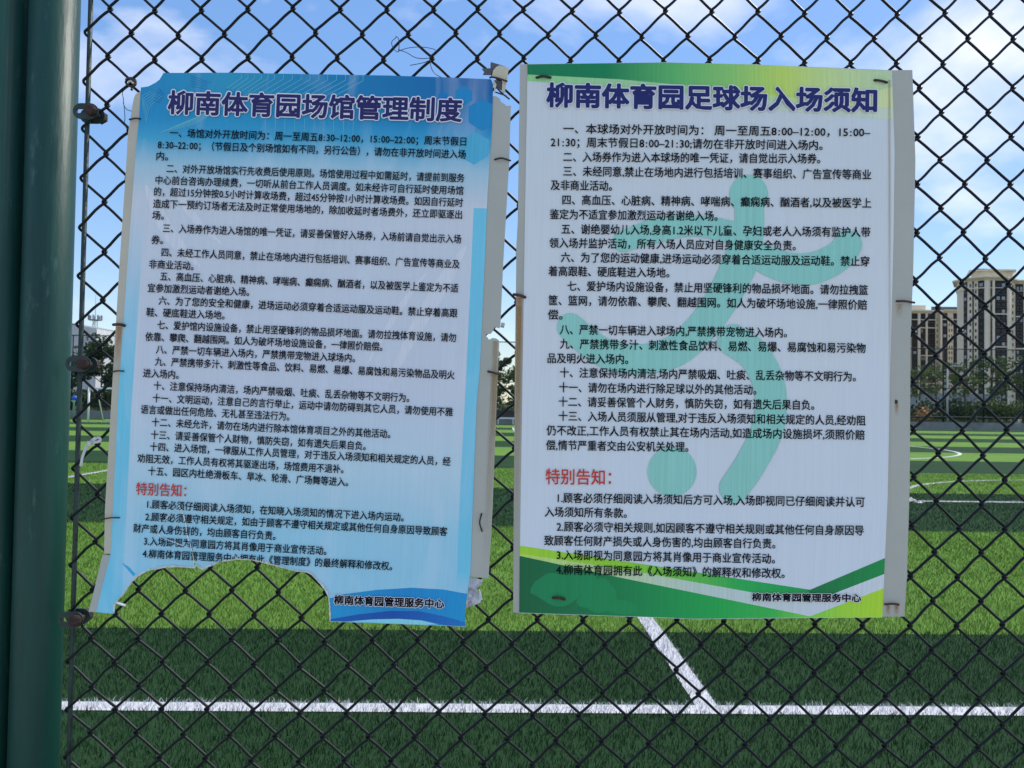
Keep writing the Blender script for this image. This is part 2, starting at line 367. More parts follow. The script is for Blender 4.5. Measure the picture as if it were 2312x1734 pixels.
def sheet(name, outline, depth, mtl, parent, layer=0.0, thick=0.0, step=24, uvf=None, jag=0.0):
    ol = [Vector(p) for p in outline]
    dense = []
    for a, b in zip(ol, ol[1:] + ol[:1]):
        n = max(1, int((b - a).length / step))
        for k in range(n): dense.append(a + (b - a) * (k / n))
    if jag: dense = [p + Vector((noise.noise((p.x * .11, p.y * .11, 0)), noise.noise((p.x * .11, p.y * .11, 5)))) * jag for p in dense]
    n = len(dense); xs = [p.x for p in dense]; ys = [p.y for p in dense]
    pts = list(dense)
    x = min(xs) + step * .5
    while x < max(xs):
        y = min(ys) + step * .5
        while y < max(ys): pts.append(Vector((x + random.uniform(-1, 1), y + random.uniform(-1, 1)))); y += step
        x += step
    v2, _, f2, ov, _, _ = delaunay_2d_cdt(pts, [], [list(range(n))], 1, 0.001)
    used = sorted({i for f in f2 for i in f}); rem = {a: b for b, a in enumerate(used)}
    P = [v2[i] for i in used]; Fc = [tuple(rem[i] for i in f) for f in f2]
    front = [onY(p.x, p.y, depth(p.x, p.y) - layer) for p in P]
    # front must face -Y
    def flip(f):
        a, b, c = (front[i] for i in f[:3]); return ((b - a).cross(c - a)).y > 0
    Fc = [tuple(reversed(f)) if flip(f) else f for f in Fc]
    V = list(front); m = len(P)
    if thick > 0:
        V += [v + Vector((0, thick, 0)) for v in front]
        from collections import Counter
        ed = {}
        for f in Fc:
            for a, b in zip(f, f[1:] + f[:1]): ed[(a, b)] = 1
        FF = list(Fc) + [tuple(i + m for i in reversed(f)) for f in Fc]
        for (a, b) in ed:
            if (b, a) not in ed: FF.append((b, a, a + m, b + m))
        Fc = FF
    o = obj(name, V, Fc, mtl, parent)
    if uvf:
        uvl = o.data.uv_layers.new(name='UVMap'); UVs = [uvf(p.x, p.y) for p in P] * (2 if thick > 0 else 1)
        for lp in o.data.loops: uvl.data[lp.index].uv = UVs[lp.vertex_index]
    return o
# glyphs ------------------------------------------------------------
_gc = {}
def glyphs(body):
    if body in _gc: return _gc[body]
    c = bpy.data.curves.new('glyph', 'FONT'); c.body = body; c.size = 1; c.resolution_u = 2
    o = bpy.data.objects.new('glyph', c); COL.objects.link(o)
    me = bpy.data.meshes.new_from_object(o.evaluated_get(bpy.context.evaluated_depsgraph_get()))
    P = np.array([v.co[:2] for v in me.vertices]); T = [tuple(p.vertices) for p in me.polygons]
    bpy.data.objects.remove(o); bpy.data.curves.remove(c); bpy.data.meshes.remove(me)
    _gc[body] = (P, T); return P, T
_P, _ = glyphs('园'); GH = _P[:, 1].max() - _P[:, 1].min(); GC = (_P[:, 1].max() + _P[:, 1].min()) / 2
def text(name, body, p0, p1, hpx, mtl, parent, depth, layer, lean, bold=1.2, rings=4, clip=None, extra=0.0):
    """p0, p1: centre-line pixels of the left and right end"""
    P, T = glyphs(body.replace(':', '\u200a:\u200a') if len(body) > 14 else body); x0, x1 = P[:, 0].min(), P[:, 0].max()
    ex = Vector((p1[0] - p0[0], p1[1] - p0[1])); V, Fc = [], []
    offs = [(0, 0)] + [(math.cos(2 * math.pi * k / rings + .785) * bold, math.sin(2 * math.pi * k / rings + .785) * bold) for k in range(rings)] if bold > 0 else [(0, 0)]
    for q, (ox, oy) in enumerate(offs):
        n = len(V)
        for x, y in P:
            s = (x - x0) / (x1 - x0); t = (y - GC) / GH * hpx
            X = p0[0] + ex.x * s + lean * t + ox; Y = p0[1] + ex.y * s - t + oy
            if clip: Y = min(Y, clip(X))
            V.append(onY(X, Y, depth(X, Y) - layer - q * 0.00003))
        Fc += [tuple(i + n for i in f) for f in T]
    return obj(name, V, Fc, mtl, parent)

K = 2312 / 2212.0       # readings below were taken on a 2212-pixel wide view
def D(*p): return [(a * K, b * K) for a, b in p]

# ---- shaders of the two printed sheets
def printed(name, build):
    m = bpy.data.materials.new(name); m.use_nodes = True; t = m.node_tree; p = t.nodes['Principled BSDF']
    p.inputs['Roughness'].default_value = 0.42; p.inputs['Specular IOR Level'].default_value = 0.35
    uv = N(t, 'ShaderNodeUVMap'); sp = N(t, 'ShaderNodeSeparateXYZ'); L(t, uv.outputs[0], sp.inputs[0])
    colr = build(t, sp.outputs[0], sp.outputs[1], uv.outputs[0])
    # faint vertical print streaks, scuffs and painted pale glare
    mpp = N(t, 'ShaderNodeMapping'); mpp.inputs['Scale'].default_value = (160, 5, 1); L(t, uv.outputs[0], mpp.inputs[0])
    n = N(t, 'ShaderNodeTexNoise', i_Scale=1.0, i_Detail=3.0); L(t, mpp.outputs[0], n.inputs['Vector'])
    mpq = N(t, 'ShaderNodeMapping'); mpq.inputs['Scale'].default_value = (5, 2.2, 1); mpq.inputs['Rotation'].default_value = (0, 0, 0.35); L(t, uv.outputs[0], mpq.inputs[0])
    n2 = N(t, 'ShaderNodeTexNoise', i_Scale=1.6, i_Detail=7.0, i_Distortion=1.2); L(t, mpq.outputs[0], n2.inputs['Vector'])
    r = N(t, 'ShaderNodeMapRange'); r.inputs['From Min'].default_value = .3; r.inputs['From Max'].default_value = .7; r.inputs['To Min'].default_value = .965; r.inputs['To Max'].default_value = 1.02
    L(t, n.outputs[0], r.inputs['Value'])
    r2 = N(t, 'ShaderNodeMapRange'); r2.inputs['From Min'].default_value = .5; r2.inputs['From Max'].default_value = .68; r2.inputs['To Min'].default_value = 0; r2.inputs['To Max'].default_value = .22
    L(t, n2.outputs[0], r2.inputs['Value'])
    mul = N(t, 'ShaderNodeVectorMath', operation='SCALE'); L(t, colr, mul.inputs[0]); L(t, r.outputs[0], mul.inputs['Scale'])
    mxx = N(t, 'ShaderNodeMix', data_type='RGBA'); L(t, r2.outputs[0], mxx.inputs['Factor']); L(t, mul.outputs[0], mxx.inputs['A']); mxx.inputs['B'].default_value = (.72, .80, .86, 1)
    L(t, mxx.outputs['Result'], p.inputs['Base Color'])
    b = N(t, 'ShaderNodeBump'); b.inputs['Strength'].default_value = .12; b.inputs['Distance'].default_value = .004; L(t, n2.outputs[0], b.inputs['Height']); L(t, b.outputs[0], p.inputs['Normal'])
    r3 = N(t, 'ShaderNodeMapRange'); r3.inputs['To Min'].default_value = .5; r3.inputs['To Max'].default_value = .3; L(t, n2.outputs[0], r3.inputs['Value']); L(t, r3.outputs[0], p.inputs['Roughness'])
    return m
def ramp(t, val, stops):
    r = N(t, 'ShaderNodeValToRGB'); e = r.color_ramp.elements
    while len(e) < len(stops): e.new(0.5)
    for el, (p, c) in zip(e, stops): el.position = p; el.color = c
    L(t, val, r.inputs[0]); return r.outputs[0]
def step_m(t, val, a, b):
    r = N(t, 'ShaderNodeMapRange', clamp=True); r.inputs['From Min'].default_value = a; r.inputs['From Max'].default_value = b; L(t, val, r.inputs['Value']); return r.outputs[0]
def mixc(t, f, a, b):
    m = N(t, 'ShaderNodeMix', data_type='RGBA'); L(t, f, m.inputs['Factor'])
    for s, v in (('A', a), ('B', b)):
        if isinstance(v, tuple): m.inputs[s].default_value = v
        else: L(t, v, m.inputs[s])
    return m.outputs['Result']
def mulf(t, a, b):
    m = N(t, 'ShaderNodeMath', operation='MULTIPLY'); L(t, a, m.inputs[0])
    if isinstance(b, float): m.inputs[1].default_value = b
    else: L(t, b, m.inputs[1])
    return m.outputs[0]
def build_left(t, u, v, uv):
    head = ramp(t, u, [(0, alb(22, 128, 190)), (.25, alb(40, 142, 190)), (.5, alb(20, 122, 182)), (1, alb(4, 92, 165))])
    n = N(t, 'ShaderNodeTexNoise', i_Scale=3.0, i_Detail=2.0); L(t, uv, n.inputs['Vector'])
    ma = N(t, 'ShaderNodeMath', operation='MULTIPLY_ADD'); L(t, n.outputs[0], ma.inputs[0]); ma.inputs[1].default_value = .05; L(t, v, ma.inputs[2])
    body = ramp(t, ma.outputs[0], [(0, alb(10, 120, 188)), (.10, alb(22, 136, 198)), (.145, alb(60, 155, 205)), (.195, alb(148, 186, 216)), (.26, alb(184, 196, 220)), (.60, alb(182, 194, 222)), (.74, alb(168, 198, 226)), (.86, alb(140, 192, 226)), (1, alb(132, 190, 228))])
    c = mixc(t, step_m(t, v, .02, .12), head, body)
    band = alb(104, 186, 226)
    c = mixc(t, mulf(t, step_m(t, u, .040, .037), step_m(t, v, .25, .55)), c, band)
    c = mixc(t, mulf(t, mulf(t, step_m(t, u, .9625, .9632), step_m(t, v, .2349, .2352)), step_m(t, v, .93, .9)), c, band)
    return c
def build_right(t, u, v, uv):
    return ramp(t, v, [(0, alb(186, 198, 216)), (.5, alb(190, 201, 222)), (1, alb(188, 203, 228))])
M_PRL, M_PRR = printed('left_print', build_left), printed('right_print', build_right)
def gradmat(name, stops, axis=0, x0=0.0, x1=1.0):
    m = bpy.data.materials.new(name); m.use_nodes = True; t = m.node_tree; p = t.nodes['Principled BSDF']
    p.inputs['Roughness'].default_value = 0.4; p.inputs['Specular IOR Level'].default_value = 0.35
    uv = N(t, 'ShaderNodeUVMap'); sp = N(t, 'ShaderNodeSeparateXYZ'); L(t, uv.outputs[0], sp.inputs[0])
    cc = ramp(t, sp.outputs[axis], stops)
    mpp = N(t, 'ShaderNodeMapping'); mpp.inputs['Scale'].default_value = (160, 5, 1); L(t, uv.outputs[0], mpp.inputs[0])
    n = N(t, 'ShaderNodeTexNoise', i_Scale=1.0, i_Detail=3.0); L(t, mpp.outputs[0], n.inputs['Vector'])
    r = N(t, 'ShaderNodeMapRange'); r.inputs['From Min'].default_value = .3; r.inputs['From Max'].default_value = .7; r.inputs['To Min'].default_value = .92; r.inputs['To Max'].default_value = 1.06
    L(t, n.outputs[0], r.inputs['Value'])
    mul = N(t, 'ShaderNodeVectorMath', operation='SCALE'); L(t, cc, mul.inputs[0]); L(t, r.outputs[0], mul.inputs['Scale'])
    L(t, mul.outputs[0], p.inputs['Base Color'])
    return m
# ---- right board
RL = [(145, 1191), (600, 1183.5), (1383, 1171.6)]
RR = [(159, 2014), (342, 2020), (536, 2017.5), (839, 2010), (1127, 2004), (1393, 1992)]
def uvR(x, y):
    l, r = lerp_tab(RL, y), lerp_tab(RR, y); u = (x - l) / (r - l); tp = 145 + 13 * u; return (u, (y - tp) / (1240))
rb = thing('notice_board', 'right notice board with green bands and a pale green kicking player', 'notice board', 'notice boards tied to the fence', loc=onY(1600, 1395, FY - .012))
board_R = [(1174, 145), (1500, 141.5), (1812, 150), (2014, 158.5), (2060, 158), (2067, 363), (2062, 610), (2056, 760), (2054, 1090), (2048, 1297), (2042, 1392), (1829, 1393), (1565, 1396), (1500, 1393), (1300, 1387), (1158.6, 1383), (1160, 1150), (1162, 912), (1166, 550), (1169, 500)]
sheet('backing_board', board_R, lambda x, y: depth_R(x, y), M_PVC, rb, layer=0, thick=0.004)
pr_R = [(1191, 144.5), (1500, 140.5), (1700, 145), (2014, 159.5), (2020, 342), (2017.5, 536), (2010, 839), (2004, 1127), (1992, 1394), (1829, 1395), (1565, 1398), (1500, 1395), (1171.6, 1384), (1183.5, 600)]
prR = sheet('printed_sheet', pr_R, depth_R, M_PRR, rb, layer=0.0012, thick=0.0009, uvf=uvR, step=16)
LYR = 0.0014
def decR(name, pts, mtl, lay=0): return sheet(name, pts, depth_R, mtl, prR, layer=LYR + lay * 0.00013, step=14, uvf=uvR)
topc = [(1191, 145.2), (1500, 141.2), (1700, 145.7), (2013.4, 160.2)]
mg = gradmat('header_green', [(0, alb(6, 116, 78)), (.22, alb(8, 122, 80)), (.40, alb(84, 170, 104)), (.56, alb(128, 190, 110)), (.70, alb(176, 205, 100)), (.84, alb(180, 206, 150)), (1, alb(174, 200, 170))])
mp2 = gradmat('header_pale_green', [(0, alb(132, 196, 140)), (.35, alb(150, 196, 160)), (.6, alb(160, 205, 150)), (.85, alb(196, 214, 140)), (1, alb(196, 212, 170))])
mp3 = gradmat('header_faint_green', [(0, alb(186, 196, 214)), (.4, alb(176, 196, 200)), (1, alb(188, 206, 196))])
curA = [(2014.5, 196), (1900, 226), (1800, 221), (1600, 197), (1400, 179), (1191, 168)]
decR('header_band', topc + curA, mg, 2)
curB = [(2016, 244), (1850, 236), (1647, 217), (1500, 205), (1191, 182.5)]
decR('header_band', list(reversed(curA)) + curB, mp2, 1)
curC = [(2017.5, 270), (1850, 258), (1700, 245), (1500, 206)]
decR('header_band', [(1500, 205), (1647, 217), (1850, 236), (2016, 244)] + curC, mp3, 0)
line1 = [(1173.6, 1232), (1500, 1281), (1829, 1331.6), (1998.2, 1260)]
line2 = [(1173.4, 1250), (1400, 1284), (1829, 1361), (1996.6, 1296)]
line3 = [(1173.3, 1255), (1400, 1304), (1829, 1391.5), (1995.2, 1328)]
mb1 = gradmat('foot_lime', [(0, alb(150, 200, 50)), (.3, alb(130, 196, 60)), (.6, alb(30, 165, 84)), (.79, alb(16, 150, 80)), (.8, alb(4, 112, 66)), (1, alb(14, 134, 72))])
mb2 = gradmat('foot_pale', [(0, alb(170, 205, 100)), (.35, alb(175, 200, 180)), (.5, alb(172, 196, 200)), (.8, alb(186, 200, 220)), (1, alb(190, 202, 224))])
mb3 = gradmat('foot_green', [(0, alb(2, 92, 58)), (.2, alb(2, 112, 72)), (.38, alb(8, 138, 78)), (.55, alb(20, 160, 78)), (.7, alb(50, 172, 80)), (.79, alb(110, 196, 80)), (.9, alb(150, 204, 60)), (1, alb(160, 206, 50))])
decR('foot_band', line1 + list(reversed(line2)), mb1, 0)
decR('foot_band', line2 + list(reversed(line3)), mb2, 0)
decR('foot_band', line3 + [(1992.3, 1393.2), (1829, 1394.2), (1565, 1397.2), (1500, 1394.2), (1172, 1383.2)], mb3, 0)
def blob(cx, cy, rx, ry, sd, n=26): return [(cx + rx * math.cos(a) * (1 + .3 * noise.noise((math.cos(a) * 1.6, math.sin(a) * 1.6, sd))), cy + ry * math.sin(a) * (1 + .3 * noise.noise((math.cos(a) * 1.6, math.sin(a) * 1.6, sd)))) for a in [2 * math.pi * k / n for k in range(n)]]
mleaf = gradmat('foot_leaf_green', [(0, alb(10, 122, 82)), (.5, alb(14, 140, 82)), (1, alb(30, 160, 84))])
for k, (cx, cy, rx, ry) in enumerate([(1262, 1330, 60, 34), (1345, 1345, 50, 38), (1400, 1372, 40, 16), (1305, 1310, 46, 18)]): decR('leaf_motif', blob(cx, cy, rx, ry, k * 3.3), mleaf, 1 + k)
# kicking player silhouette
M_FIG = gradmat('player_green', [(0, alb(132, 192, 194)), (1, alb(126, 188, 190))])
def stroke(pts, widths, cap=True):
    C = spline([Vector((a, b, 0)) for a, b in pts], 8); n = len(C)
    Wd = [np.interp(i / (n - 1), np.linspace(0, 1, len(widths)), widths) for i in range(n)]
    Lf, Rt = [], []
    for i, c in enumerate(C):
        t = (C[min(i + 1, n - 1)] - C[max(0, i - 1)]).normalized(); nn = Vector((-t.y, t.x, 0))
        Lf.append(c + nn * Wd[i]); Rt.append(c - nn * Wd[i])
    def capp(i, sgn):
        t = (C[-1] - C[-2]).normalized() if sgn > 0 else (C[0] - C[1]).normalized(); nn = Vector((-t.y, t.x, 0)); wd = Wd[i]
        return [C[i] + (nn * math.cos(a) + t * math.sin(a)) * wd for a in [math.pi * k / 10 for k in range(1, 10)]]
    out = Lf + capp(-1, 1) + list(reversed(Rt)) + capp(0, -1)
    return [(p.x, p.y) for p in out]
lay = 3
def circ(cx, cy, r, ry=None): return [(cx + r * math.cos(2 * math.pi * k / 40), cy + (ry or r) * math.sin(2 * math.pi * k / 40)) for k in range(40)]
for nm, pts in (('player_head', circ(1690.5, 440, 44, 46)), ('player_ball', circ(1517.5, 1065, 55.5)),
                ('player_torso', stroke([(1692, 470), (1690, 530), (1668, 600), (1636, 665), (1588, 735), (1525, 792), (1440, 812), (1362, 795), (1310, 758), (1288, 738)], [33, 34, 40, 38, 36, 36, 34, 33, 32, 31])),
                ('player_arm', stroke([(1408, 545), (1480, 521), (1570, 510), (1680, 530)], [24, 28, 24, 26])),
                ('player_arm', stroke([(1672, 535), (1705, 572), (1768, 602), (1835, 606), (1892, 580), (1915, 552)], [24, 30, 34, 36, 34, 32])),
                ('player_leg', stroke([(1656, 768), (1706, 806), (1738, 876), (1735, 962), (1698, 1042), (1658, 1102)], [36, 36, 36, 36, 35, 34]))):
    decR(nm, pts, M_FIG, lay); lay += 1
LT = LYR + 0.0016
def textsR(rows, mtl=M_INK, h=20.5, bold=0.42, nm='text_line'):
    for body, x0, x1, y0, y1 in rows:
        text(nm, body, (x0 * K, y0 * K), (x1 * K, y1 * K), h * K, mtl, prR, depth_R, LT, 0.012, bold)
textsR([
 ('一、本球场对外开放时间为： 周一至周五8:00–12:00，15:00–', 1217, 1880, 278, 286),
 ('21:30；周末节假日8:00–21:30;请勿在非开放时间进入场内。', 1190, 1777, 307, 314),
 ('二、入场券作为进入本球场的唯一凭证，请自觉出示入场券。', 1217, 1772, 339, 343),
 ('三、未经同意,禁止在场地内进行包括培训、赛事组织、广告宣传等商业', 1217, 1882, 370, 377.5),
 ('及非商业活动。', 1190, 1322, 400, 402),
 ('四、高血压、心脏病、精神病、哮喘病、癫痫病、酗酒者,以及被医学上', 1215, 1882, 432, 439),
 ('鉴定为不适宜参加激烈运动者谢绝入场。', 1188, 1550, 463, 467),
 ('五、谢绝婴幼儿入场,身高1.2米以下儿童、孕妇或老人入场须有监护人带', 1213, 1880, 495, 502),
 ('领入场并监护活动，所有入场人员应对自身健康安全负责。', 1187, 1719, 525, 531),
 ('六、为了您的运动健康,进场运动必须穿着合适运动服及运动鞋。禁止穿', 1212, 1878, 556, 565),
 ('着高跟鞋、硬底鞋进入场地。', 1185, 1446, 586, 589.5),
 ('七、爱护场内设施设备，禁止用坚硬锋利的物品损坏地面。请勿拉拽篮', 1226, 1875, 618, 627),
 ('筐、篮网，请勿依靠、攀爬、翻越围网。如人为破坏场地设施,一律照价赔', 1185, 1873, 649, 659),
 ('偿。', 1184, 1215, 680, 680.5),
 ('八、严禁一切车辆进入球场内,严禁携带宠物进入场内。', 1210, 1700, 712, 719),
 ('九、严禁携带多汁、刺激性食品饮料、易燃、易爆、易腐蚀和易污染物', 1210, 1870, 743, 752.5),
 ('品及明火进入场内。', 1183, 1357, 774, 776.5),
 ('十、注意保持场内清洁,场内严禁吸烟、吐痰、乱丢杂物等不文明行为。', 1210, 1849, 805, 814),
 ('十一、请勿在场内进行除足球以外的其他活动。', 1208, 1634, 837, 842.5),
 ('十二、请妥善保管个人财务，慎防失窃，如有遗失后果自负。', 1207, 1759, 868, 875.5),
 ('十三、入场人员须服从管理,对于违反入场须知和相关规定的人员,经劝阻', 1207, 1870, 899, 909),
 ('仍不改正,工作人员有权禁止其在场内活动,如造成场内设施损坏,须照价赔', 1181, 1868, 930, 940),
 ('偿,情节严重者交由公安机关处理。', 1180, 1487, 962, 966),
 ('1.顾客必须仔细阅读入场须知后方可入场,入场即视同已仔细阅读并认可', 1205, 1868, 1076, 1085),
 ('入场须知所有条款。', 1177, 1354, 1106, 1109),
 ('2.顾客必须守相关规则,如因顾客不遵守相关规则或其他任何自身原因导', 1203, 1866, 1138, 1146.5),
 ('致顾客任何财产损失或人身伤害的,均由顾客自行负责。', 1176, 1675, 1168, 1175),
 ('3.入场即视为同意园方将其肖像用于商业宣传活动。', 1203, 1674, 1199, 1207.5),
 ('4.柳南体育园拥有此《入场须知》的解释权和修改权。', 1202, 1695, 1231, 1239)])
textsR([('特别告知：', 1179, 1320, 1030, 1032)], M_RED, 32, 0.5, 'heading')
def title(body, p0, p1, h, ink, parent, depth, layer, lean, halo, bold, nm='title'):
    text(nm + '_outline', body, p0, p1, h, M_HALO, parent, depth, layer, lean, bold + halo, 12)
    text(nm, body, p0, p1, h, ink, parent, depth, layer + 0.0005, lean, bold, 10)
title('柳南体育园足球场入场须知', (1182 * K, 206 * K), (1893 * K, 218 * K), 48 * K, M_NAVY2, prR, depth_R, LT, 0.012, 2.2, 2.3)
title('柳南体育园管理服务中心', (1625 * K, 1290 * K), (1860 * K, 1292.5 * K), 16.5 * K, M_INK, prR, depth_R, LT, 0.012, 1.3, 0.75, 'footer_text')

# ---- left board
LL = [(162, 322), (336, 307), (600, 287.5), (912, 266), (1188, 253), (1385, 241)]
LR = [(180, 1114), (289, 1110.5), (434, 1101), (597, 1094), (839, 1083), (1150, 1067), (1297, 1061.7), (1416, 1050)]
def uvL(x, y):
    l, r = lerp_tab(LL, y), lerp_tab(LR, y); u = (x - l) / (r - l); tp = 162 + 18 * u; bt = 1383 + 33 * u; return (u, (y - tp) / (bt - tp))
lb = thing('notice_board', 'left notice board with blue header, torn lower edge and torn corners', 'notice board', 'notice boards tied to the fence', loc=onY(680, 1410, FY - .012))
tear = [(1051.6, 1415), (900, 1409), (745, 1403.5), (743, 1351), (737, 1337), (723, 1318), (705, 1297), (690, 1291), (669, 1289.5), (640, 1282), (607.6, 1273), (570, 1264), (535, 1262), (499, 1268), (478, 1276), (463, 1283), (457.5, 1286), (450, 1282), (443, 1276), (439.5, 1266), (436, 1248), (434, 1232), (432.5, 1248), (436, 1266), (439.5, 1282), (398, 1279), (375, 1280), (356, 1284), (340, 1286), (325.5, 1292), (312, 1300), (300, 1311), (288, 1326), (282, 1336.5), (275, 1346), (269, 1351), (262, 1360), (258.6, 1369), (257.5, 1386), (217, 1382)]
pr_L = [(318, 197.5), (335, 195), (350, 187), (360, 180), (366, 170), (369, 164.5), (520, 164), (700, 167.5), (880, 170.5), (1015, 175), (1109, 179), (1113.5, 192), (1110.5, 289), (1101, 434), (1094, 597), (1083, 839), (1076, 912), (1067, 1150), (1061.7, 1297), (1056, 1340), (1051, 1362), (1049, 1387)] + tear + [(233, 1316), (249.5, 1253), (253, 1188), (266, 912), (287.5, 600), (307, 336), (314, 268)]
strip_l = [(318, 205), (306, 213), (302, 222), (289, 300), (284, 387), (269.5, 600), (253, 876), (237, 1150), (235, 1250), (262, 1251), (266, 1188), (279, 912), (300, 600), (320, 336)]
strip_l2 = [(231.5, 1253.5), (215, 1322), (200, 1381), (228, 1382.5), (246, 1318), (262, 1254.5)]
strip_r = [(1108, 217), (1120, 217), (1129, 223), (1131, 230), (1138, 234), (1145, 240), (1150, 238), (1154, 240), (1153, 248), (1150, 362), (1143, 480), (1136, 597), (1130, 731), (1128, 741), (1117, 738), (1112, 748), (1108, 753), (1098, 754), (1096, 758), (1101, 762), (1104, 767), (1112, 763), (1120, 764), (1126, 768), (1127, 774), (1121, 912), (1112, 1150), (1103, 1306), (1063.5, 1302), (1050, 1300), (1056, 1150), (1072, 839), (1084, 597), (1098, 289)]
sheet('backing_board', strip_l, depth_L, M_PVCW, lb, layer=0, thick=0.004)
sheet('backing_board', strip_l2, depth_L, M_PVC, lb, layer=0, thick=0.004)
sheet('backing_board', strip_r, depth_L, M_PVC, lb, layer=0, thick=0.004, jag=0.0)
prL = sheet('printed_sheet', pr_L, depth_L, M_PRL, lb, layer=0.0012, thick=0.0009, uvf=uvL, step=13)
def decL(name, pts, mtl, lay=0, step=10): return sheet(name, pts, depth_L, mtl, prL, layer=LYR + lay * 0.0002, step=step, uvf=uvL)
mw1 = gradmat('wave_blue', [(.55, alb(28, 150, 214)), (.8, alb(8, 128, 200)), (1, alb(18, 140, 208))])
mw2 = gradmat('wave_deep_blue', [(.55, alb(6, 92, 180)), (.8, alb(2, 76, 172)), (1, alb(20, 110, 195))])
mw3 = gradmat('wave_pale', [(.5, alb(120, 200, 230)), (1, alb(130, 205, 232))])
decL('wave_band', [(743.5, 1351), (780, 1341), (850, 1332), (930, 1327), (1000, 1331), (1055, 1341), (1051, 1362), (1049.5, 1387), (1051, 1414), (900, 1408), (745.4, 1402.5)], mw1, 0)
decL('wave_band', [(747, 1398), (810, 1387), (880, 1379.5), (945, 1380), (1000, 1391), (1050.5, 1405), (1051, 1414), (1010, 1412.6), (960, 1401), (900, 1396.5), (840, 1398), (780, 1403), (746, 1402)], mw2, 1)
decL('wave_band', [(785, 1403.3), (840, 1398.6), (900, 1397.2), (950, 1400.5), (990, 1410), (960, 1410.4), (900, 1408)], mw3, 2)
M_SW = gradmat('pale_swoosh', [(0, alb(192, 202, 226)), (1, alb(192, 202, 226))])
for k, (P, wd) in enumerate((([(392, 400), (402, 430), (424, 470), (455, 510), (500, 550)], [1, 7, 10, 8, 2]), ([(330, 420), (352, 470), (392, 540), (450, 600)], [3, 14, 16, 3]), ([(1050, 560), (1000, 640), (930, 760), (880, 860)], [3, 18, 14, 3]), ([(960, 620), (900, 700), (830, 820)], [2, 8, 2]))):
    decL('pale_swoosh', stroke(P, wd), M_SW, 0)
decL('crease_mark', [(274, 1270), (290, 1280), (306, 1296), (301, 1301), (288, 1286)], gradmat('crease_blue', [(0, alb(40, 160, 220)), (1, alb(40, 160, 220))]), 1)
def hexa(cx, cy, r, rot=0.5236): return [(cx + r * math.cos(rot + k * math.pi / 3), cy + r * math.sin(rot + k * math.pi / 3)) for k in range(6)]
def hexm(name, c0): return gradmat(name, [(0, c0), (1, c0)])
hm1, hm2, hm3 = hexm('hexagon_blue', alb(24, 128, 194)), hexm('hexagon_light_blue', alb(72, 162, 208)), hexm('hexagon_mid_blue', alb(14, 116, 188))
decL('hexagon_motif', hexa(1047, 216, 22), hm1, 0); decL('hexagon_motif', hexa(1000, 218, 12), hm3, 0)
decL('hexagon_motif', [(1090, 224), (1112, 236), (1108, 284), (1089, 295), (1058, 276), (1058, 240)], hm1, 1)
decL('hexagon_motif', [(1072, 298), (1106, 316), (1102, 352), (1070, 372), (1036, 352), (1036, 318)], hm2, 0)
hl = hexm('pattern_line', alb(96, 178, 212)); hd = hexm('pattern_dark_line', alb(14, 108, 180))
def pline(pts, wd, mtl, lay=2):
    V, Fc = [], []
    for (a, b) in zip(pts[:-1], pts[1:]):
        a, b = Vector(a), Vector(b); t = (b - a).normalized(); nn = Vector((-t.y, t.x)) * wd / 2; n = len(V)
        for p in (a + nn, b + nn, b - nn, a - nn): V.append(onY(p.x, p.y, depth_L(p.x, p.y) - LYR - lay * .00012))
        Fc.append((n, n + 1, n + 2, n + 3))
    return V, Fc
parts = []
for k in range(16):                         # nested chevron lines along the header
    x = 545 + k * 15 + (max(0, k - 5) * 5)
    parts.append(pline([(x, 168), (x, 176 + k * .4), (x - 34 - k * 3, 200 + k * 1.6)], 1.2, hl))
for k in range(9):
    parts.append(pline([(360 + k * 9, 300 - k * 2), (450 + k * 15, 262 - k * 7)], 1.0, hl, 2))
for k in range(10):
    parts.append(pline([(600 + k * 22, 268), (598 + k * 22, 300 + (k * 37 % 23))], 1.0, hl, 2))
for k in range(6):
    o = k * 5; parts.append(pline([(322 + o * .3, 240 + o * 1.5), (322 + o * .6, 216 + o), (340 + o, 206 + o * .4)], .9, hl, 2))
V, Fc = join(parts); obj('pattern_lines', V, Fc, hl, prL)
parts = [pline([(346 + k * 3, 226 - k * 6.5), (362 + k * 2, 233 - k * 5)], 1.6, hd, 3) for k in range(5)] + [pline([(430, 170 + k * 6), (560 + k * 20, 220 + k * 4)], 1.3, hd, 3) for k in range(5)]
V, Fc = join(parts); obj('pattern_lines', V, Fc, hd, prL)
tearx = sorted([(x, y) for x, y in tear if 440 <= x <= 745 and y < 1352])
def clipL(x):
    if x < 446: return 1278
    if x > 700: return 1e9
    xs, ys = zip(*tearx); return float(np.interp(x, xs, ys)) - 0.8
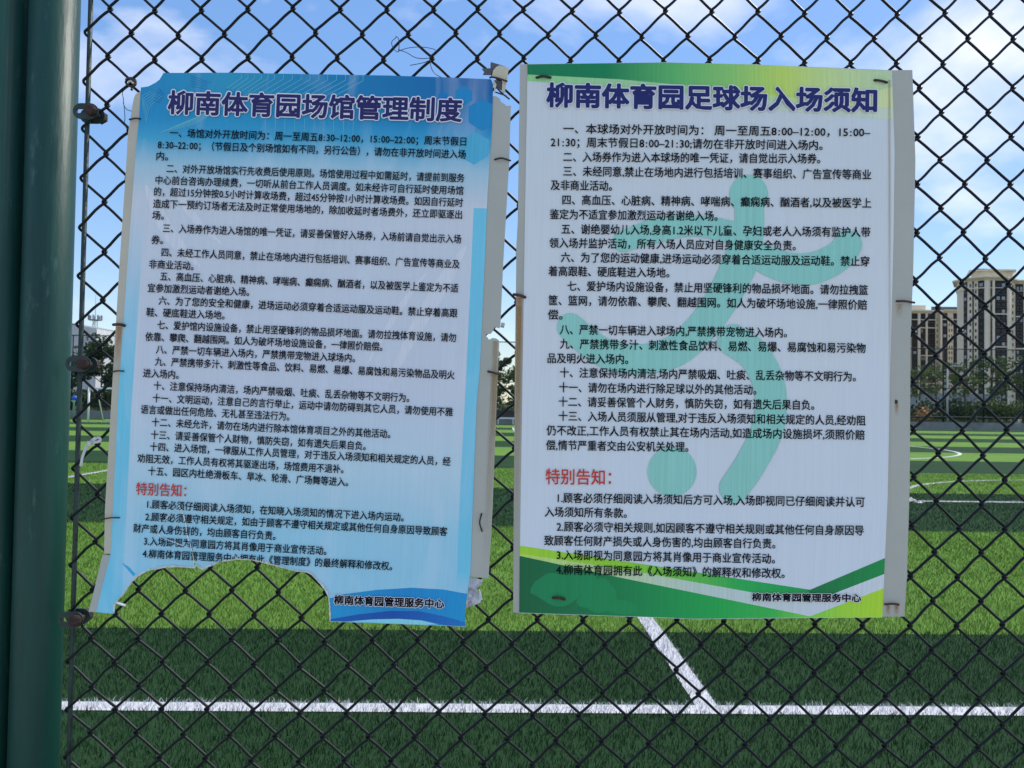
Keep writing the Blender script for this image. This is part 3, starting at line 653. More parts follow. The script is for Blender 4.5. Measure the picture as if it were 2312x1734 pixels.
rowsL = [
 ('一、场馆对外开放时间为：周一至周五8:30–12:00，15:00–22:00；周末节假日', 367, 1007, 287, 306),
 ('8:30–22:00；（节假日及个别场馆如有不同，另行公告），请勿在非开放时间进入场', 341, 1006, 312.5, 334),
 ('内。', 338, 363, 337, 338),
 ('二、对外开放场馆实行先收费后使用原则。场馆使用过程中如需延时，请提前到服务', 360, 1003, 364, 385),
 ('中心前台咨询办理续费，一切听从前台工作人员调度。如未经许可自行延时使用场馆', 336, 1001, 389, 412),
 ('的，超过15分钟按0.5小时计算收场费，超过45分钟按1小时计算收场费。如因自行延时', 333, 1000, 414, 438),
 ('造成下一预约订场者无法及时正常使用场地的，除加收延时者场费外，还立即驱逐出', 331, 998, 440, 464),
 ('场。', 329, 354, 465, 466),
 ('三、入场券作为进入场馆的唯一凭证，请妥善保管好入场券，入场前请自觉出示入场', 352, 996, 493, 517),
 ('券。', 327, 352, 518, 519),
 ('四、未经工作人员同意，禁止在场地内进行包括培训、赛事组织、广告宣传等商业及', 349, 993, 545, 571),
 ('非商业活动。', 322, 418, 570.5, 575),
 ('五、高血压、心脏病、精神病、哮喘病、癫痫病、酗酒者，以及被医学上鉴定为不适', 346, 990, 597, 623),
 ('宜参加激烈运动者谢绝入场。', 319, 538, 622, 631),
 ('六、为了您的安全和健康，进场运动必须穿着合适运动服及运动鞋。禁止穿着高跟', 343, 988, 649.5, 677),
 ('鞋、硬底鞋进入场地。', 316, 485, 674.5, 681.5),
 ('七、爱护馆内设施设备，禁止用坚硬锋利的物品损坏地面。请勿拉拽体育设施，请勿', 340, 985, 702, 730),
 ('依靠、攀爬、翻越围网。如人为破坏场地设施设备，一律照价赔偿。', 314, 826, 727.5, 749.5),
 ('八、严禁一切车辆进入场内，严禁携带宠物进入球场内。', 337, 767, 755, 774),
 ('九、严禁携带多汁、刺激性等食品、饮料、易燃、易爆、易腐蚀和易污染物品及明火', 335, 982, 781, 810.5),
 ('进入场内。', 309, 386, 806, 810),
 ('十、注意保持场内清洁，场内严禁吸烟、吐痰、乱丢杂物等不文明行为。', 332, 884, 833, 860),
 ('十一、文明运动，注意自己的言行举止，运动中请勿防碍到其它人员，请勿使用不雅', 330, 978, 860, 890.5),
 ('语言或做出任何危险、无礼甚至违法行为。', 304, 625, 884.5, 900),
 ('十二、未经允许，请勿在场内进行除本馆体育项目之外的其他活动。', 328, 843, 912, 938),
 ('十三、请妥善保管个人财物，慎防失窃，如有遗失后果自负。', 326, 790, 939, 964),
 ('十四、进入场馆，一律服从工作人员管理，对于违反入场须知和相关规定的人员，经', 324, 973, 965, 997.5),
 ('劝阻无效，工作人员有权将其驱逐出场，场馆费用不退补。', 297, 742, 990, 1014),
 ('十五、园区内杜绝滑板车、旱冰、轮滑、广场舞等进入。', 320, 752, 1017.5, 1042),
 ('1.顾客必须仔细阅读入场须知，在知晓入场须知的情况下进入场内运动。', 318, 872, 1089.5, 1118),
 ('2.顾客必须遵守相关规定，如由于顾客不遵守相关规定或其他任何自身原因导致顾客', 314, 966, 1116.5, 1149),
 ('财产或人身伤害的，均由顾客自行负责。', 288, 595, 1141, 1158),
 ('3.入场即视为同意园方将其肖像用于商业宣传活动。', 311, 705, 1169, 1190.5),
 ('4.柳南体育园管理服务中心拥有此《管理制度》的最终解释和修改权。', 308, 847, 1196, 1223.5)]
for body, x0, x1, y0, y1 in rowsL:
    text('text_line', body, (x0 * K, y0 * K), (x1 * K, y1 * K), 18 * K, M_INK, prL, depth_L, LT, 0.05, 0.36, clip=clipL if y1 > 1220 else None)
text('heading', '特别告知：', (294 * K, 1056 * K), (402 * K, 1061 * K), 26 * K, M_RED, prL, depth_L, LT, 0.05, 0.4)
title('柳南体育园场馆管理制度', (364 * K, 222 * K), (997 * K, 239 * K), 47 * K, M_NAVY, prL, depth_L, LT, 0.045, 2.5, 1.75)
title('柳南体育园管理服务中心', (722 * K, 1296 * K), (959 * K, 1305 * K), 19 * K, M_INK, prL, depth_L, LT, 0.04, 1.3, 0.8, 'footer_text')

# frayed torn edge and cracks in the blue sheet
ty = [p for p in tear if not (430 < p[0] < 447 and p[1] < 1270)]
C = []
for a, b in zip(ty[2:-2], ty[3:-1]):
    a, b = Vector(a), Vector(b); m_ = max(1, int((b - a).length / 3))
    for k in range(m_): C.append(a + (b - a) * (k / m_))
V, Fc = [], []
for k, c in enumerate(C):
    t = (C[min(k + 1, len(C) - 1)] - C[max(k - 1, 0)]).normalized(); nn = Vector((-t.y, t.x)); nn = nn if nn.y < 0 or (abs(nn.y) < .3 and nn.x > 0) else -nn
    w_ = max(.5, 2.2 + 3.2 * noise.noise((c.x * .05, c.y * .05, 1)) + 1.6 * noise.noise((c.x * .4, c.y * .4, 2))); o_ = .9 * noise.noise((c.x * .5, c.y * .5, 7))
    for q in (c - nn * (1.2 + o_), c + nn * w_): V.append(onY(q.x, q.y, depth_L(q.x, q.y) - LYR - .0011))
for k in range(len(C) - 1): Fc.append((2 * k, 2 * k + 1, 2 * k + 3, 2 * k + 2))
obj('torn_edge', V, Fc, mat('torn_paper_core', alb(178, 184, 190), .8, .3, 180), prL)
z7 = lambda P: [(a / 2.765, 1134 + b / 2.765) for a, b in P]
V, Fc = join([pline(z7([(1115, 20), (1138, 60), (1160, 130), (1165, 200), (1190, 270), (1204, 330), (1212, 380)]), 2.0, None, 14), pline(z7([(1090, 40), (1040, 100), (1000, 150), (985, 200), (1020, 225), (1060, 240), (1180, 285)]), 1.3, None, 15)]); obj('crease', V, Fc, mat('crease_white', alb(196, 210, 226), .6, .3, 100), prL)
# stains on the boards (rust that ran down from the ties)
def stain_mat(name, c, amt):
    m = bpy.data.materials.new(name); m.use_nodes = True; t = m.node_tree; p = t.nodes['Principled BSDF']
    p.inputs['Base Color'].default_value = c; p.inputs['Roughness'].default_value = .7
    uv = N(t, 'ShaderNodeUVMap'); sp = N(t, 'ShaderNodeSeparateXYZ'); L(t, uv.outputs[0], sp.inputs[0])
    mpp = N(t, 'ShaderNodeMapping'); mpp.inputs['Scale'].default_value = (5, 2, 1); L(t, uv.outputs[0], mpp.inputs[0])
    n = N(t, 'ShaderNodeTexNoise', i_Scale=1.5, i_Detail=5.0); L(t, mpp.outputs[0], n.inputs['Vector'])
    f = mulf(t, mulf(t, step_m(t, sp.outputs[0], 0, .35), step_m(t, sp.outputs[0], 1, .65)), mulf(t, step_m(t, sp.outputs[1], 1, .1), step_m(t, n.outputs[0], .2, .75)))
    L(t, mulf(t, f, float(amt)), p.inputs['Alpha']); return m
SR, SB = stain_mat('rust_stain', (0.42, 0.20, 0.06, 1), 1.0), stain_mat('pale_rust_stain', (0.40, 0.26, 0.08, 1), .7)
def stain(x0, x1, y0, y1, dx, depth, mtl, parent, layer=.0003):
    P = [(x0, y0), (x1, y0), (x1 + dx, y1), (x0 + dx, y1)]
    sheet('rust_stain', P, depth, mtl, parent, layer=layer, step=30, uvf=lambda x, y: ((x - x0 - dx * (y - y0) / (y1 - y0)) / (x1 - x0), (y - y0) / (y1 - y0)))
stain(1162.5, 1182, 672, 1040, -4, depth_R, SR, rb); stain(1161.5, 1180, 690, 1380, -8, depth_R, SB, rb, .0005)
stain(1106, 1128, 845, 1300, -22, depth_L, SB, lb); stain(1110, 1127, 770, 1000, -6, depth_L, SB, lb, .0005)
stain(259, 279, 738, 840, -6, depth_L, SR, lb); stain(2019, 2030, 910, 940, 0, depth_R, SR, rb)
stain(2020, 2040, 686, 720, 0, depth_R, SB, rb); stain(1999, 2012, 1367, 1392, -1, depth_R, SR, rb); stain(2018, 2031, 1367, 1392, -1, depth_R, SR, rb)
stain(2004, 2012, 180, 1200, 2, depth_R, SB, rb, .0023)
V, Fc = tube([onY(2022, 907, depth_R(2022, 907) - .0006), onY(2022, 907, depth_R(2022, 907) + .001)], .0035, 12); obj('bolt_hole', V, Fc, M_DARKTIE, rb)

# wire ties
def tie(pts, depth, rad, mtl, label, lift=0.003):
    P = []
    n = len(pts); d0 = lambda p: depth(*p)
    P.append(onY(pts[0][0], pts[0][1], d0(pts[0]) + .010)); P.append(onY(pts[0][0], pts[0][1], d0(pts[0]) - .0025))
    for k in range(1, n - 1): P.append(onY(pts[k][0], pts[k][1], d0(pts[k]) - .0025 - lift))
    if n == 2: P.append(onY((pts[0][0] + pts[1][0]) / 2, (pts[0][1] + pts[1][1]) / 2 - 1.5, d0(pts[0]) - .0025 - lift))
    P.append(onY(pts[-1][0], pts[-1][1], d0(pts[-1]) - .0025)); P.append(onY(pts[-1][0], pts[-1][1], d0(pts[-1]) + .010))
    V, Fc = tube(spline(P, 5), rad, 8)
    obj('wire_tie', V, Fc, mtl, smooth=True, tag=(label, 'wire tie', 'wire ties holding the boards'))
TI = [([(293, 269.5), (316, 268)], depth_L, .0013, M_DARKTIE, 'black wire tie at the upper left edge of the blue notice'),
 ([(257, 733), (281, 735)], depth_L, .0024, M_RUSTTIE, 'thick rusty wire tie on left edge of the blue notice'),
 ([(253, 839.5), (279, 838)], depth_L, .0012, M_RUSTTIE, 'thin rusty wire tie just below the thick one, left edge of blue notice'),
 ([(233, 1172), (269, 1169)], depth_L, .0011, M_RUSTTIE, 'thin wire tie near the bottom left edge of the blue notice'),
 ([(1118, 360), (1132, 357), (1151, 362)], depth_L, .0015, M_DARKTIE, 'black arched wire tie at upper right grey edge of the blue notice'),
 ([(1103, 839), (1113, 841), (1125, 844)], depth_L, .0018, M_RUSTTIE, 'rusty wire tie on the grey edge below the ragged notch'),
 ([(1087, 1161), (1083, 1180), (1088, 1198)], depth_L, .0013, M_DARKTIE, 'upright black wire tie on lower grey edge of the blue notice'),
 ([(1212, 175), (1226, 172), (1242, 175)], depth_R, .0021, M_DARKTIE, 'black wire tie through top left corner of the green notice'),
 ([(1975, 181), (2002, 186)], depth_R, .002, M_DARKTIE, 'black wire tie through top right corner of the green notice'),
 ([(1161, 665), (1185, 671)], depth_R, .0024, M_RUSTTIE, 'thick rusty wire tie on left edge of the green notice'),
 ([(2026, 680), (2063, 683)], depth_R, .0018, M_RUSTTIE, 'rusty wire tie on right grey edge of the green notice'),
 ([(2000, 1364.5), (2028, 1365)], depth_R, .0017, M_RUSTTIE, 'rusty wire tie at bottom right corner of the green notice'),
 ([(1249, 1350), (1274, 1353)], depth_R, .0022, M_RUSTTIE, 'rusty wire tie at bottom left corner of the green notice')]
for a in TI: tie(*a)
# loose wires on the mesh
def loose(paths, rad, mtl, label, yy=FY - .006):
    V, Fc = join([tube(spline([onY(x, y, yy - .004 * math.sin(i * 1.7)) for i, (x, y) in enumerate(P)], 5), rad, 6) for P in paths])
    obj('loose_wire', V, Fc, mtl, smooth=True, tag=(label, 'wire', 'loose wires on the mesh'))
z2 = lambda P: [(700 + a / 2.765, b / 2.765) for a, b in P]; z1 = lambda P: [(a / 2.765, b / 2.765) for a, b in P]
loose([z2([(535, 228), (552, 240), (556, 285), (548, 325), (520, 300), (510, 262), (540, 232)]), z2([(548, 322), (610, 300), (700, 294), (780, 310), (772, 332), (752, 362), (776, 358), (720, 388), (625, 408)]),
       z2([(550, 308), (610, 332), (650, 356), (700, 366), (775, 358)]), z2([(752, 372), (756, 420), (780, 460), (822, 484)])], .0006, M_DARKTIE, 'thin tangled black wire hanging on mesh above the blue notice')
loose([z1([(805, 540), (765, 575), (770, 615), (772, 650), (790, 682), (828, 696)]), z1([(772, 640), (780, 730), (778, 775), (800, 820)])], .0006, M_DARKTIE, 'thin twisted wire dangling beside the torn upper left corner')
tn = thing('tape_knot', 'black and cream tape knot on the mesh at the torn upper left corner', 'knot', loc=onY(295, 190, FY))
V, Fc = tube(spline([onY(x, y, FY - .008 - .004 * math.cos(i * 1.9)) for i, (x, y) in enumerate([(284, 180), (295, 176), (306, 182), (305, 192), (294, 195), (284, 186), (292, 178), (304, 184), (300, 196), (297, 203)])], 5), .0019, 8); obj('strand', V, Fc, M_DARKTIE, tn, True)
V, Fc = tube(spline([onY(x, y, FY - .012) for x, y in [(289, 186), (295, 183), (302, 189)]], 5), .0018, 8); obj('wrap', V, Fc, mat('cream_tape', (.5, .46, .34, 1), .6), tn, True)
# white cable tie on the mesh at left
zt = lambda x, y: (150 + x / 9.757, 940 + y / 9.757)
ct = thing('cable_tie', 'white plastic cable tie looped round a mesh knot at left', 'cable tie', loc=onY(*zt(600, 560), FY))
def ribbon(P, wpx, mtl, parent, nm, yy):
    C = spline([Vector((a, b, 0)) for a, b in P], 6); V, Fc = [], []
    for i, c in enumerate(C):
        t = (C[min(i + 1, len(C) - 1)] - C[max(0, i - 1)]).normalized(); nn = Vector((-t.y, t.x, 0)) * wpx / 2
        for s, dy in ((1, 0), (-1, 0), (-1, .0016), (1, .0016)): q = c + nn * s; V.append(onY(q.x, q.y, yy + dy - .004 * math.sin(i / len(C) * 3)))
    for i in range(len(C) - 1):
        for k in range(4): Fc.append((4 * i + k, 4 * i + (k + 1) % 4, 4 * i + 4 + (k + 1) % 4, 4 * i + 4 + k))
    Fc += [(0, 1, 2, 3), (4 * len(C) - 1, 4 * len(C) - 2, 4 * len(C) - 3, 4 * len(C) - 4)]
    return obj(nm, V, Fc, mtl, parent)
M_NYL = mat('white_nylon', (.55, .56, .53, 1), .45, .08, 50)
ribbon([zt(660, 470), (zt(730, 480)), zt(745, 525), zt(690, 560), zt(610, 575), zt(540, 610)], 6.2, M_NYL, ct, 'loop', FY - .013)
ribbon([zt(520, 590), zt(570, 530), zt(650, 480)], 7.5, M_NYL, ct, 'loop', FY - .010)
ribbon([zt(440, 590), zt(490, 600), zt(545, 615)], 10.5, M_NYL, ct, 'head', FY - .016)
ribbon([zt(455, 640), zt(400, 760), zt(345, 930), zt(318, 1100)], 6.2, M_NYL, ct, 'tail', FY - .012)
# torn scraps
M_SCR, M_SCRD = mat('scrap_grey', alb(172, 170, 160), .5, .12, 30), mat('scrap_dark', (.09, .09, .10, 1), .6, .3, 40)
zs = lambda x, y: (1080 + x / 8.296, 120 + y / 8.296)
sc1 = thing('torn_scrap', 'torn grey board scrap tied above the right corner of the blue notice', 'scrap', loc=onY(1130, 180, FY))
flat = lambda d: (lambda x, y: FY - d - .0015 * noise.noise((x * .05, y * .05, 2)))
sheet('panel', [zs(*p) for p in [(400, 225), (570, 275), (530, 540), (420, 480), (255, 430), (275, 330), (330, 260)]], flat(.016), M_SCR, sc1, thick=.003, step=8)
sheet('backing', [zs(*p) for p in [(235, 165), (420, 220), (500, 250), (460, 420), (240, 430), (225, 220)]], flat(.012), M_SCRD, sc1, thick=.002, step=8)
sheet('flap', [zs(*p) for p in [(65, 290), (245, 280), (245, 405), (85, 400), (110, 350)]], flat(.014), M_SCRD, sc1, thick=.002, step=8)
sheet('flap', [zs(*p) for p in [(300, 500), (450, 520), (440, 700), (380, 660), (330, 600)]], flat(.012), M_SCRD, sc1, thick=.002, step=8)
sheet('panel', [zs(*p) for p in [(455, 510), (530, 540), (490, 745), (440, 720)]], flat(.015), M_SCR, sc1, thick=.002, step=8)
sheet('panel', [zs(*p) for p in [(285, 490), (340, 590), (310, 730), (290, 740), (300, 600), (270, 570)]], flat(.017), M_SCR, sc1, thick=.002, step=8)
V, Fc = tube(spline([onY(*zs(*p), FY - .0195) for p in [(205, 460), (270, 450), (400, 480), (545, 530)]], 5), .0016, 8); obj('binding_wire', V, Fc, M_RUSTTIE, sc1, True)
V, Fc = join([tube(spline([onY(*zs(*p), FY - .015) for p in [(330, 620), (420, 730), (585, 862)]], 5), .0014, 8), tube(spline([onY(*zs(*p), FY - .013) for p in [(320, 730), (440, 770), (530, 800)]], 5), .0012, 8)]); obj('binding_wire', V, Fc, M_DARKTIE, sc1, True)
zc = lambda x, y: (1000 + x / 6.506, 1200 + y / 6.506)
M_FOIL = mat('crumpled_film', (.55, .56, .58, 1), .35, .25, 60, bump=.5, bscale=90)
sc2 = thing('torn_scrap', 'crumpled white film scrap at lower right corner of the blue notice', 'scrap', loc=onY(1068, 1365, FY))
cr_d = lambda d, s: (lambda x, y: FY - d - .010 * noise.noise((x * .09, y * .06, s)) - .005 * abs(noise.noise((x * .2, y * .16, s + 3))))
sheet('film', [zc(*p) for p in [(400, 672), (530, 700), (590, 715), (560, 780), (500, 830), (560, 1040), (450, 1090), (330, 1130), (345, 980), (380, 830)]], cr_d(.016, 1), M_FOIL, sc2, thick=.0006, step=5)
sheet('film', [zc(*p) for p in [(350, 970), (400, 880), (440, 860), (470, 900), (420, 960), (370, 990)]], cr_d(.022, 4), M_FOIL, sc2, thick=.0006, step=4)
a, b = zc(535, 845), zc(550, 1005); V, Fc = tube(spline([onY(*a, FY - .024), onY((a[0] + b[0]) / 2 + .5, (a[1] + b[1]) / 2, FY - .026), onY(*b, FY - .026)], 5), [.0006 + .0034 * k / 10 for k in range(11)], 12, cap=False); obj('curl', V, Fc, M_FOIL, sc2, True)
sc3 = obj('paper_tab', *tube([onY(262, 1361, FY - .022), onY(283, 1367, FY - .024)], .0022, 4), M_HALO, tag=('small white paper tab at the torn lower left flap', 'paper tab'))
sc4 = obj('board_curl', *tube([onY(1131, 733, FY - .008), onY(1139, 735, FY - .008)], .0042, 6), mat('beige_board_curl', (.45, .42, .34, 1), .5), tag=('small beige curl of board above the ragged notch in grey edge', 'clip'))  # curled bit of board, built as a short tube

# ------------------------------------------------------------------ far side of the pitch
WALLY = 57.3
wall = obj('low_wall', *(lambda: (lambda b: ([FW(*v) for v in b[0]], b[1]))(box(-60, 70, WALLY, WALLY + .25, -.02, .52)))(), M_CONC, tag=('low grey concrete wall along the far side of the pitch', 'wall'))
ff = thing('boundary_fence', 'tall thin green sports fence with rails behind the far touchline', 'fence', loc=FW(0, WALLY + .5))
FH = 6.0
for k in range(-16, 19):
    x = 33.4 + (k - 10) * 3.06; V, Fc = tube([FW(x, WALLY + .5, 0), FW(x, WALLY + .5, FH)], .045, 8); obj('post', V, Fc, M_FARG, ff, True)
for z in (FH, 3.05, .9):
    V, Fc = tube([FW(-48, WALLY + .5, z), FW(60, WALLY + .5, z)], .035 if z > 1 else .06, 8); obj('rail', V, Fc, M_FARG, ff, True)
mn = bpy.data.materials.new('fence_netting'); mn.use_nodes = True; t = mn.node_tree; p = t.nodes['Principled BSDF']; p.inputs['Base Color'].default_value = (.012, .04, .03, 1)
p.inputs['Alpha'].default_value = .13
obj('netting', [FW(-48, WALLY + .5, .5), FW(60, WALLY + .5, .5), FW(60, WALLY + .5, FH), FW(-48, WALLY + .5, FH)], [(0, 1, 2, 3)], mn, ff)
# goal
gx = onG(199, 951); gl = thing('football_goal', 'white football goal frame on far side of the pitch', 'goal', loc=gx)
gf = Vector((gx.x * CY + gx.y * SY, -gx.x * SY + gx.y * CY)); GW, GHt = 5.0, 2.05
for dx in (0, GW):
    V, Fc = tube([FW(gf.x + dx, gf.y, 0), FW(gf.x + dx, gf.y, GHt)], .06, 12); obj('goal_post', V, Fc, M_WHITE, gl, True)
    V, Fc = tube([FW(gf.x + dx + .02, gf.y + .9, GHt - .1), FW(gf.x + dx + .02, gf.y + .9, GHt - .1) * .5 + FW(gf.x + dx, gf.y + 1.5, .9) * .5, FW(gf.x + dx, gf.y + 1.9, 0)], .03, 8); obj('stay', V, Fc, M_WHITE, gl, True)
    V, Fc = tube([FW(gf.x + dx, gf.y, GHt - .04), FW(gf.x + dx + .02, gf.y + .9, GHt - .1)], .03, 8); obj('stay', V, Fc, M_WHITE, gl, True)
V, Fc = tube([FW(gf.x - .05, gf.y, GHt), FW(gf.x + GW + .05, gf.y, GHt)], .06, 12); obj('crossbar', V, Fc, M_WHITE, gl, True)
V, Fc = tube([FW(gf.x, gf.y + 1.9, .04), FW(gf.x + GW, gf.y + 1.9, .04)], .03, 8); obj('ground_bar', V, Fc, M_WHITE, gl, True)
# blue ball thing, small bench
bp = onY(169, 899, 56); bb = thing('playground_ball', 'round blue object with green and white base beside the far wall at left', 'ball', loc=(bp.x, 56, 0))
bm = bmesh.new(); bmesh.ops.create_uvsphere(bm, u_segments=20, v_segments=12, radius=.2, matrix=Matrix.Translation((bp.x, 56, bp.z))); me = bpy.data.meshes.new('ball'); bm.to_mesh(me); bm.free(); me.materials.append(mat('blue_plastic', (.02, .12, .55, 1), .4)); link(bpy.data.objects.new('ball', me), bb)
V, Fc = tube([(bp.x - .05, 56, 0), (bp.x - .06, 56, bp.z - .3), (bp.x - .08, 56, bp.z - .15)], [.05, .06, .2], 12); obj('stand', V, Fc, mat('pale_green_plastic', (.3, .6, .35, 1), .5), bb, True)
b0 = onY(1140, 940, 55.5); be = thing('pitch_bench', 'small white and black bench beside far wall between the notice boards', 'bench', loc=(b0.x, 55.5, 0))
V, Fc = box(b0.x - .6, b0.x + .7, 55.3, 55.7, .38, .46); obj('seat', V, Fc, M_WHITE, be)
V, Fc = box(b0.x - .6, b0.x + .7, 55.72, 55.78, .5, .95); obj('backrest', V, Fc, mat('black_panel', (.015, .015, .017, 1), .5), be)
for dx in (-.5, .55): V, Fc = box(b0.x + dx, b0.x + dx + .06, 55.32, 55.76, 0, .38); obj('leg', V, Fc, M_WHITE, be)

# ------------------------------------------------------------------ vegetation
def leafmat(name, c, c2):
    m = bpy.data.materials.new(name); m.use_nodes = True; t = m.node_tree; p = t.nodes['Principled BSDF']
    a = N(t, 'ShaderNodeAttribute', attribute_name='v'); cc = ramp(t, a.outputs['Fac'], [(0, c + (1,)), (1, c2 + (1,))]); L(t, cc, p.inputs['Base Color'])
    p.inputs['Roughness'].default_value = .55; p.inputs['Specular IOR Level'].default_value = .3
    tr = N(t, 'ShaderNodeBsdfTranslucent'); L(t, cc, tr.inputs[0]); ms = N(t, 'ShaderNodeMixShader'); ms.inputs[0].default_value = .25
    L(t, p.outputs[0], ms.inputs[1]); L(t, tr.outputs[0], ms.inputs[2]); L(t, ms.outputs[0], t.nodes['Material Output'].inputs[0]); return m
M_BARK = mat('grey_bark', (.11, .09, .07, 1), .9, .35, 6, bump=.4, bscale=12)
LF = [leafmat('dark_leaf', (.018, .036, .014), (.050, .085, .026)), leafmat('mid_leaf', (.045, .078, .022), (.115, .16, .045)), leafmat('pale_leaf', (.065, .10, .03), (.15, .19, .055)), leafmat('dry_leaf', (.25, .13, .05), (.42, .26, .11))]
def leaves(centres, radii, n, size, squash=.8):
    V = np.zeros((n, 4, 3)); val = np.zeros(n)
    for i in range(n):
        k = random.randrange(len(centres)); c, r = centres[k], radii[k]
        d = Vector((random.gauss(0, 1), random.gauss(0, 1), random.gauss(0, 1))).normalized() * r * random.random() ** .45; d.z *= squash
        q = c + d; a = Vector((random.gauss(0, 1), random.gauss(0, 1), random.gauss(0, 1))).normalized(); b = a.cross(Vector((random.gauss(0, 1), random.gauss(0, 1), random.gauss(0, 1)))).normalized()
        s = size * random.uniform(.6, 1.3)
        for j, (u, v) in enumerate(((-1, 0), (0, -.5), (1, 0), (0, .5))): V[i, j] = q + (a * u + b * v) * s
        val[i] = min(1, max(0, .5 + .3 * random.gauss(0, 1)))
    return V.reshape(-1, 3), [(4 * i, 4 * i + 1, 4 * i + 2, 4 * i + 3) for i in range(n)], val
def leafobj(name, V, Fc, val, m, parent, **kw):
    o = obj(name, V, Fc, m, parent, **kw); at = o.data.attributes.new('v', 'FLOAT', 'FACE'); at.data.foreach_set('value', val.astype(np.float32)); return o
def tree(label, x, y, h, cr, sparse, lm, n, th=.38, lsize=.2, nm='broadleaf_tree', trunk_r=.11):
    t = thing(nm, label, 'tree', 'trees beyond the far fence', loc=(x, y, 0))
    top = Vector((x + random.uniform(-.3, .3), y, h * .9)); base = Vector((x, y, -.05)); P = [base, base.lerp(top, .35) + Vector((random.uniform(-.15, .15), 0, 0)), base.lerp(top, .7), top]
    parts = [tube(spline(P, 4), [trunk_r * (1 - .8 * k / 12) for k in range(13)], 8)]; cs, rs = [], []
    for k in range(12 if not sparse else 15):
        f = random.uniform(th, .96); s = base.lerp(top, f); an = random.uniform(0, 6.28); ln = cr * random.uniform(.45, 1.0) * (1.15 - .55 * abs(f - .6))
        e = s + Vector((math.cos(an) * ln, math.sin(an) * ln, ln * random.uniform(.15, .7))); parts.append(tube(spline([s, s.lerp(e, .5) + Vector((0, 0, ln * .08)), e], 3), [.045, .04, .035, .03, .022, .016, .01], 6))
        cs.append(e); rs.append(cr * random.uniform(.3, .5) * (.7 if sparse else 1.15)); cs.append(s.lerp(e, .6)); rs.append(cr * .3)
    cs.append(top); rs.append(cr * .4)
    V, Fc = join(parts); obj('trunk', V, Fc, M_BARK, t, True)
    leafobj('crown', *leaves(cs, rs, n, lsize), lm, t)
def at(px, Yd): return onY(px, 905, Yd).x
tree('dense dark tree behind the goal, left of the blue notice', at(228, 74), 74, 6.6, 2.3, False, LF[0], 3600, .25)
tree('dense dark tree half hidden by the green post at left', at(160, 78), 78, 5.0, 2.0, False, LF[0], 2600, .25)
tree('dark tree peeking out beside the blue notice left edge', at(268, 70), 70, 5.6, 1.9, False, LF[0], 2400, .25)
tree('slender tree seen in the gap between the notice boards', at(1118, 68), 68, 6.3, 1.75, True, LF[1], 1900, .35)
tree('sparse young tree in the gap, right of the slender one', at(1172, 75), 75, 5.3, 1.5, True, LF[1], 800, .4)
for lb_, px, Yd, h, cr, lm, n in (('sparse pale tree next to the right edge of green notice', 2078, 72, 5.7, 1.6, LF[2], 480), ('sparse tree just left of the white lamp post', 2116, 76, 6.0, 1.5, LF[2], 420),
    ('young bare-trunked tree right of the white lamp post', 2181, 66, 5.8, 1.5, LF[2], 620), ('fuller green tree in front of the tall tower', 2236, 68, 6.3, 1.9, LF[1], 900),
    ('tree cut off by the right picture edge', 2308, 66, 6.3, 1.8, LF[1], 900)):
    tree(lb_, at(px, Yd), Yd, h, cr, True, lm, n, .45, .16)
for k, (px, Yd, h) in enumerate(((430, 72, 6.2), (620, 70, 5.6), (860, 74, 6.6), (1330, 70, 6.0), (1560, 73, 6.4), (1800, 69, 5.8), (2480, 70, 6.2), (-60, 75, 6.0))):
    tree(['tree behind the blue notice board, leftmost there', 'tree behind the middle of the blue notice board', 'tree behind the right part of the blue notice board', 'tree behind the left part of the green notice', 'tree behind the middle of the green notice', 'tree behind the right part of the green notice', 'tree just outside the right picture edge', 'tree behind the green posts at left'][k], at(px, Yd), Yd, h, 1.8, k % 2 == 0, LF[k % 2], 1100, .4)
# shrubs
def shrub(label, px, Yd, rx, h, lm, n, ls=.13):
    x = at(px, Yd); t = thing('shrub', label, 'shrub', 'shrubs behind the far wall', loc=(x, Yd, 0)); cs, rs = [], []; parts = []
    for k in range(7):
        c = Vector((x + random.uniform(-rx, rx) * .75, Yd + random.uniform(-.5, .5), h * random.uniform(.35, .75))); cs.append(c); rs.append(h * random.uniform(.3, .45)); parts.append(tube([Vector((x + (c.x - x) * .3, Yd, -.03)), c], [.03, .012], 5))
    V, Fc = join(parts); obj('stems', V, Fc, M_BARK, t); leafobj('foliage', *leaves(cs, rs, n, ls), lm, t)
for a in (('dark shrub beside right edge of the green notice', 2072, 64, 1.3, 2.3, LF[0], 900), ('dry orange brown shrub behind the far wall', 2086, 61.5, .55, 1.6, LF[3], 350), ('dark shrub behind the white lamp post', 2128, 66, 1.4, 2.4, LF[0], 900),
          ('low dark shrub below the young tree', 2176, 67, 1.3, 2.0, LF[0], 800), ('green shrub under the fuller tree', 2226, 64, 1.5, 2.4, LF[1], 1000), ('bright green shrub near the right picture edge', 2275, 63, 1.5, 2.5, LF[1], 1000),
          ('shrub at the right picture edge', 2325, 64, 1.5, 2.3, LF[1], 900), ('bright low shrub in the gap between notice boards', 1150, 62, 1.0, 1.5, LF[2], 700), ('dark shrub in the gap between notice boards', 1128, 66, 1.6, 2.4, LF[0], 1000), ('dark shrub behind the gap, right side', 1170, 67, 1.3, 2.2, LF[0], 800),
          ('dark shrub behind the goal mouth', 235, 65, 2.0, 2.4, LF[0], 1000), ('dark shrub behind the green post', 165, 64, 1.6, 2.2, LF[0], 900), ('dark shrub behind the goal beside the blue notice', 285, 66, 1.6, 2.3, LF[0], 900)): shrub(*a)
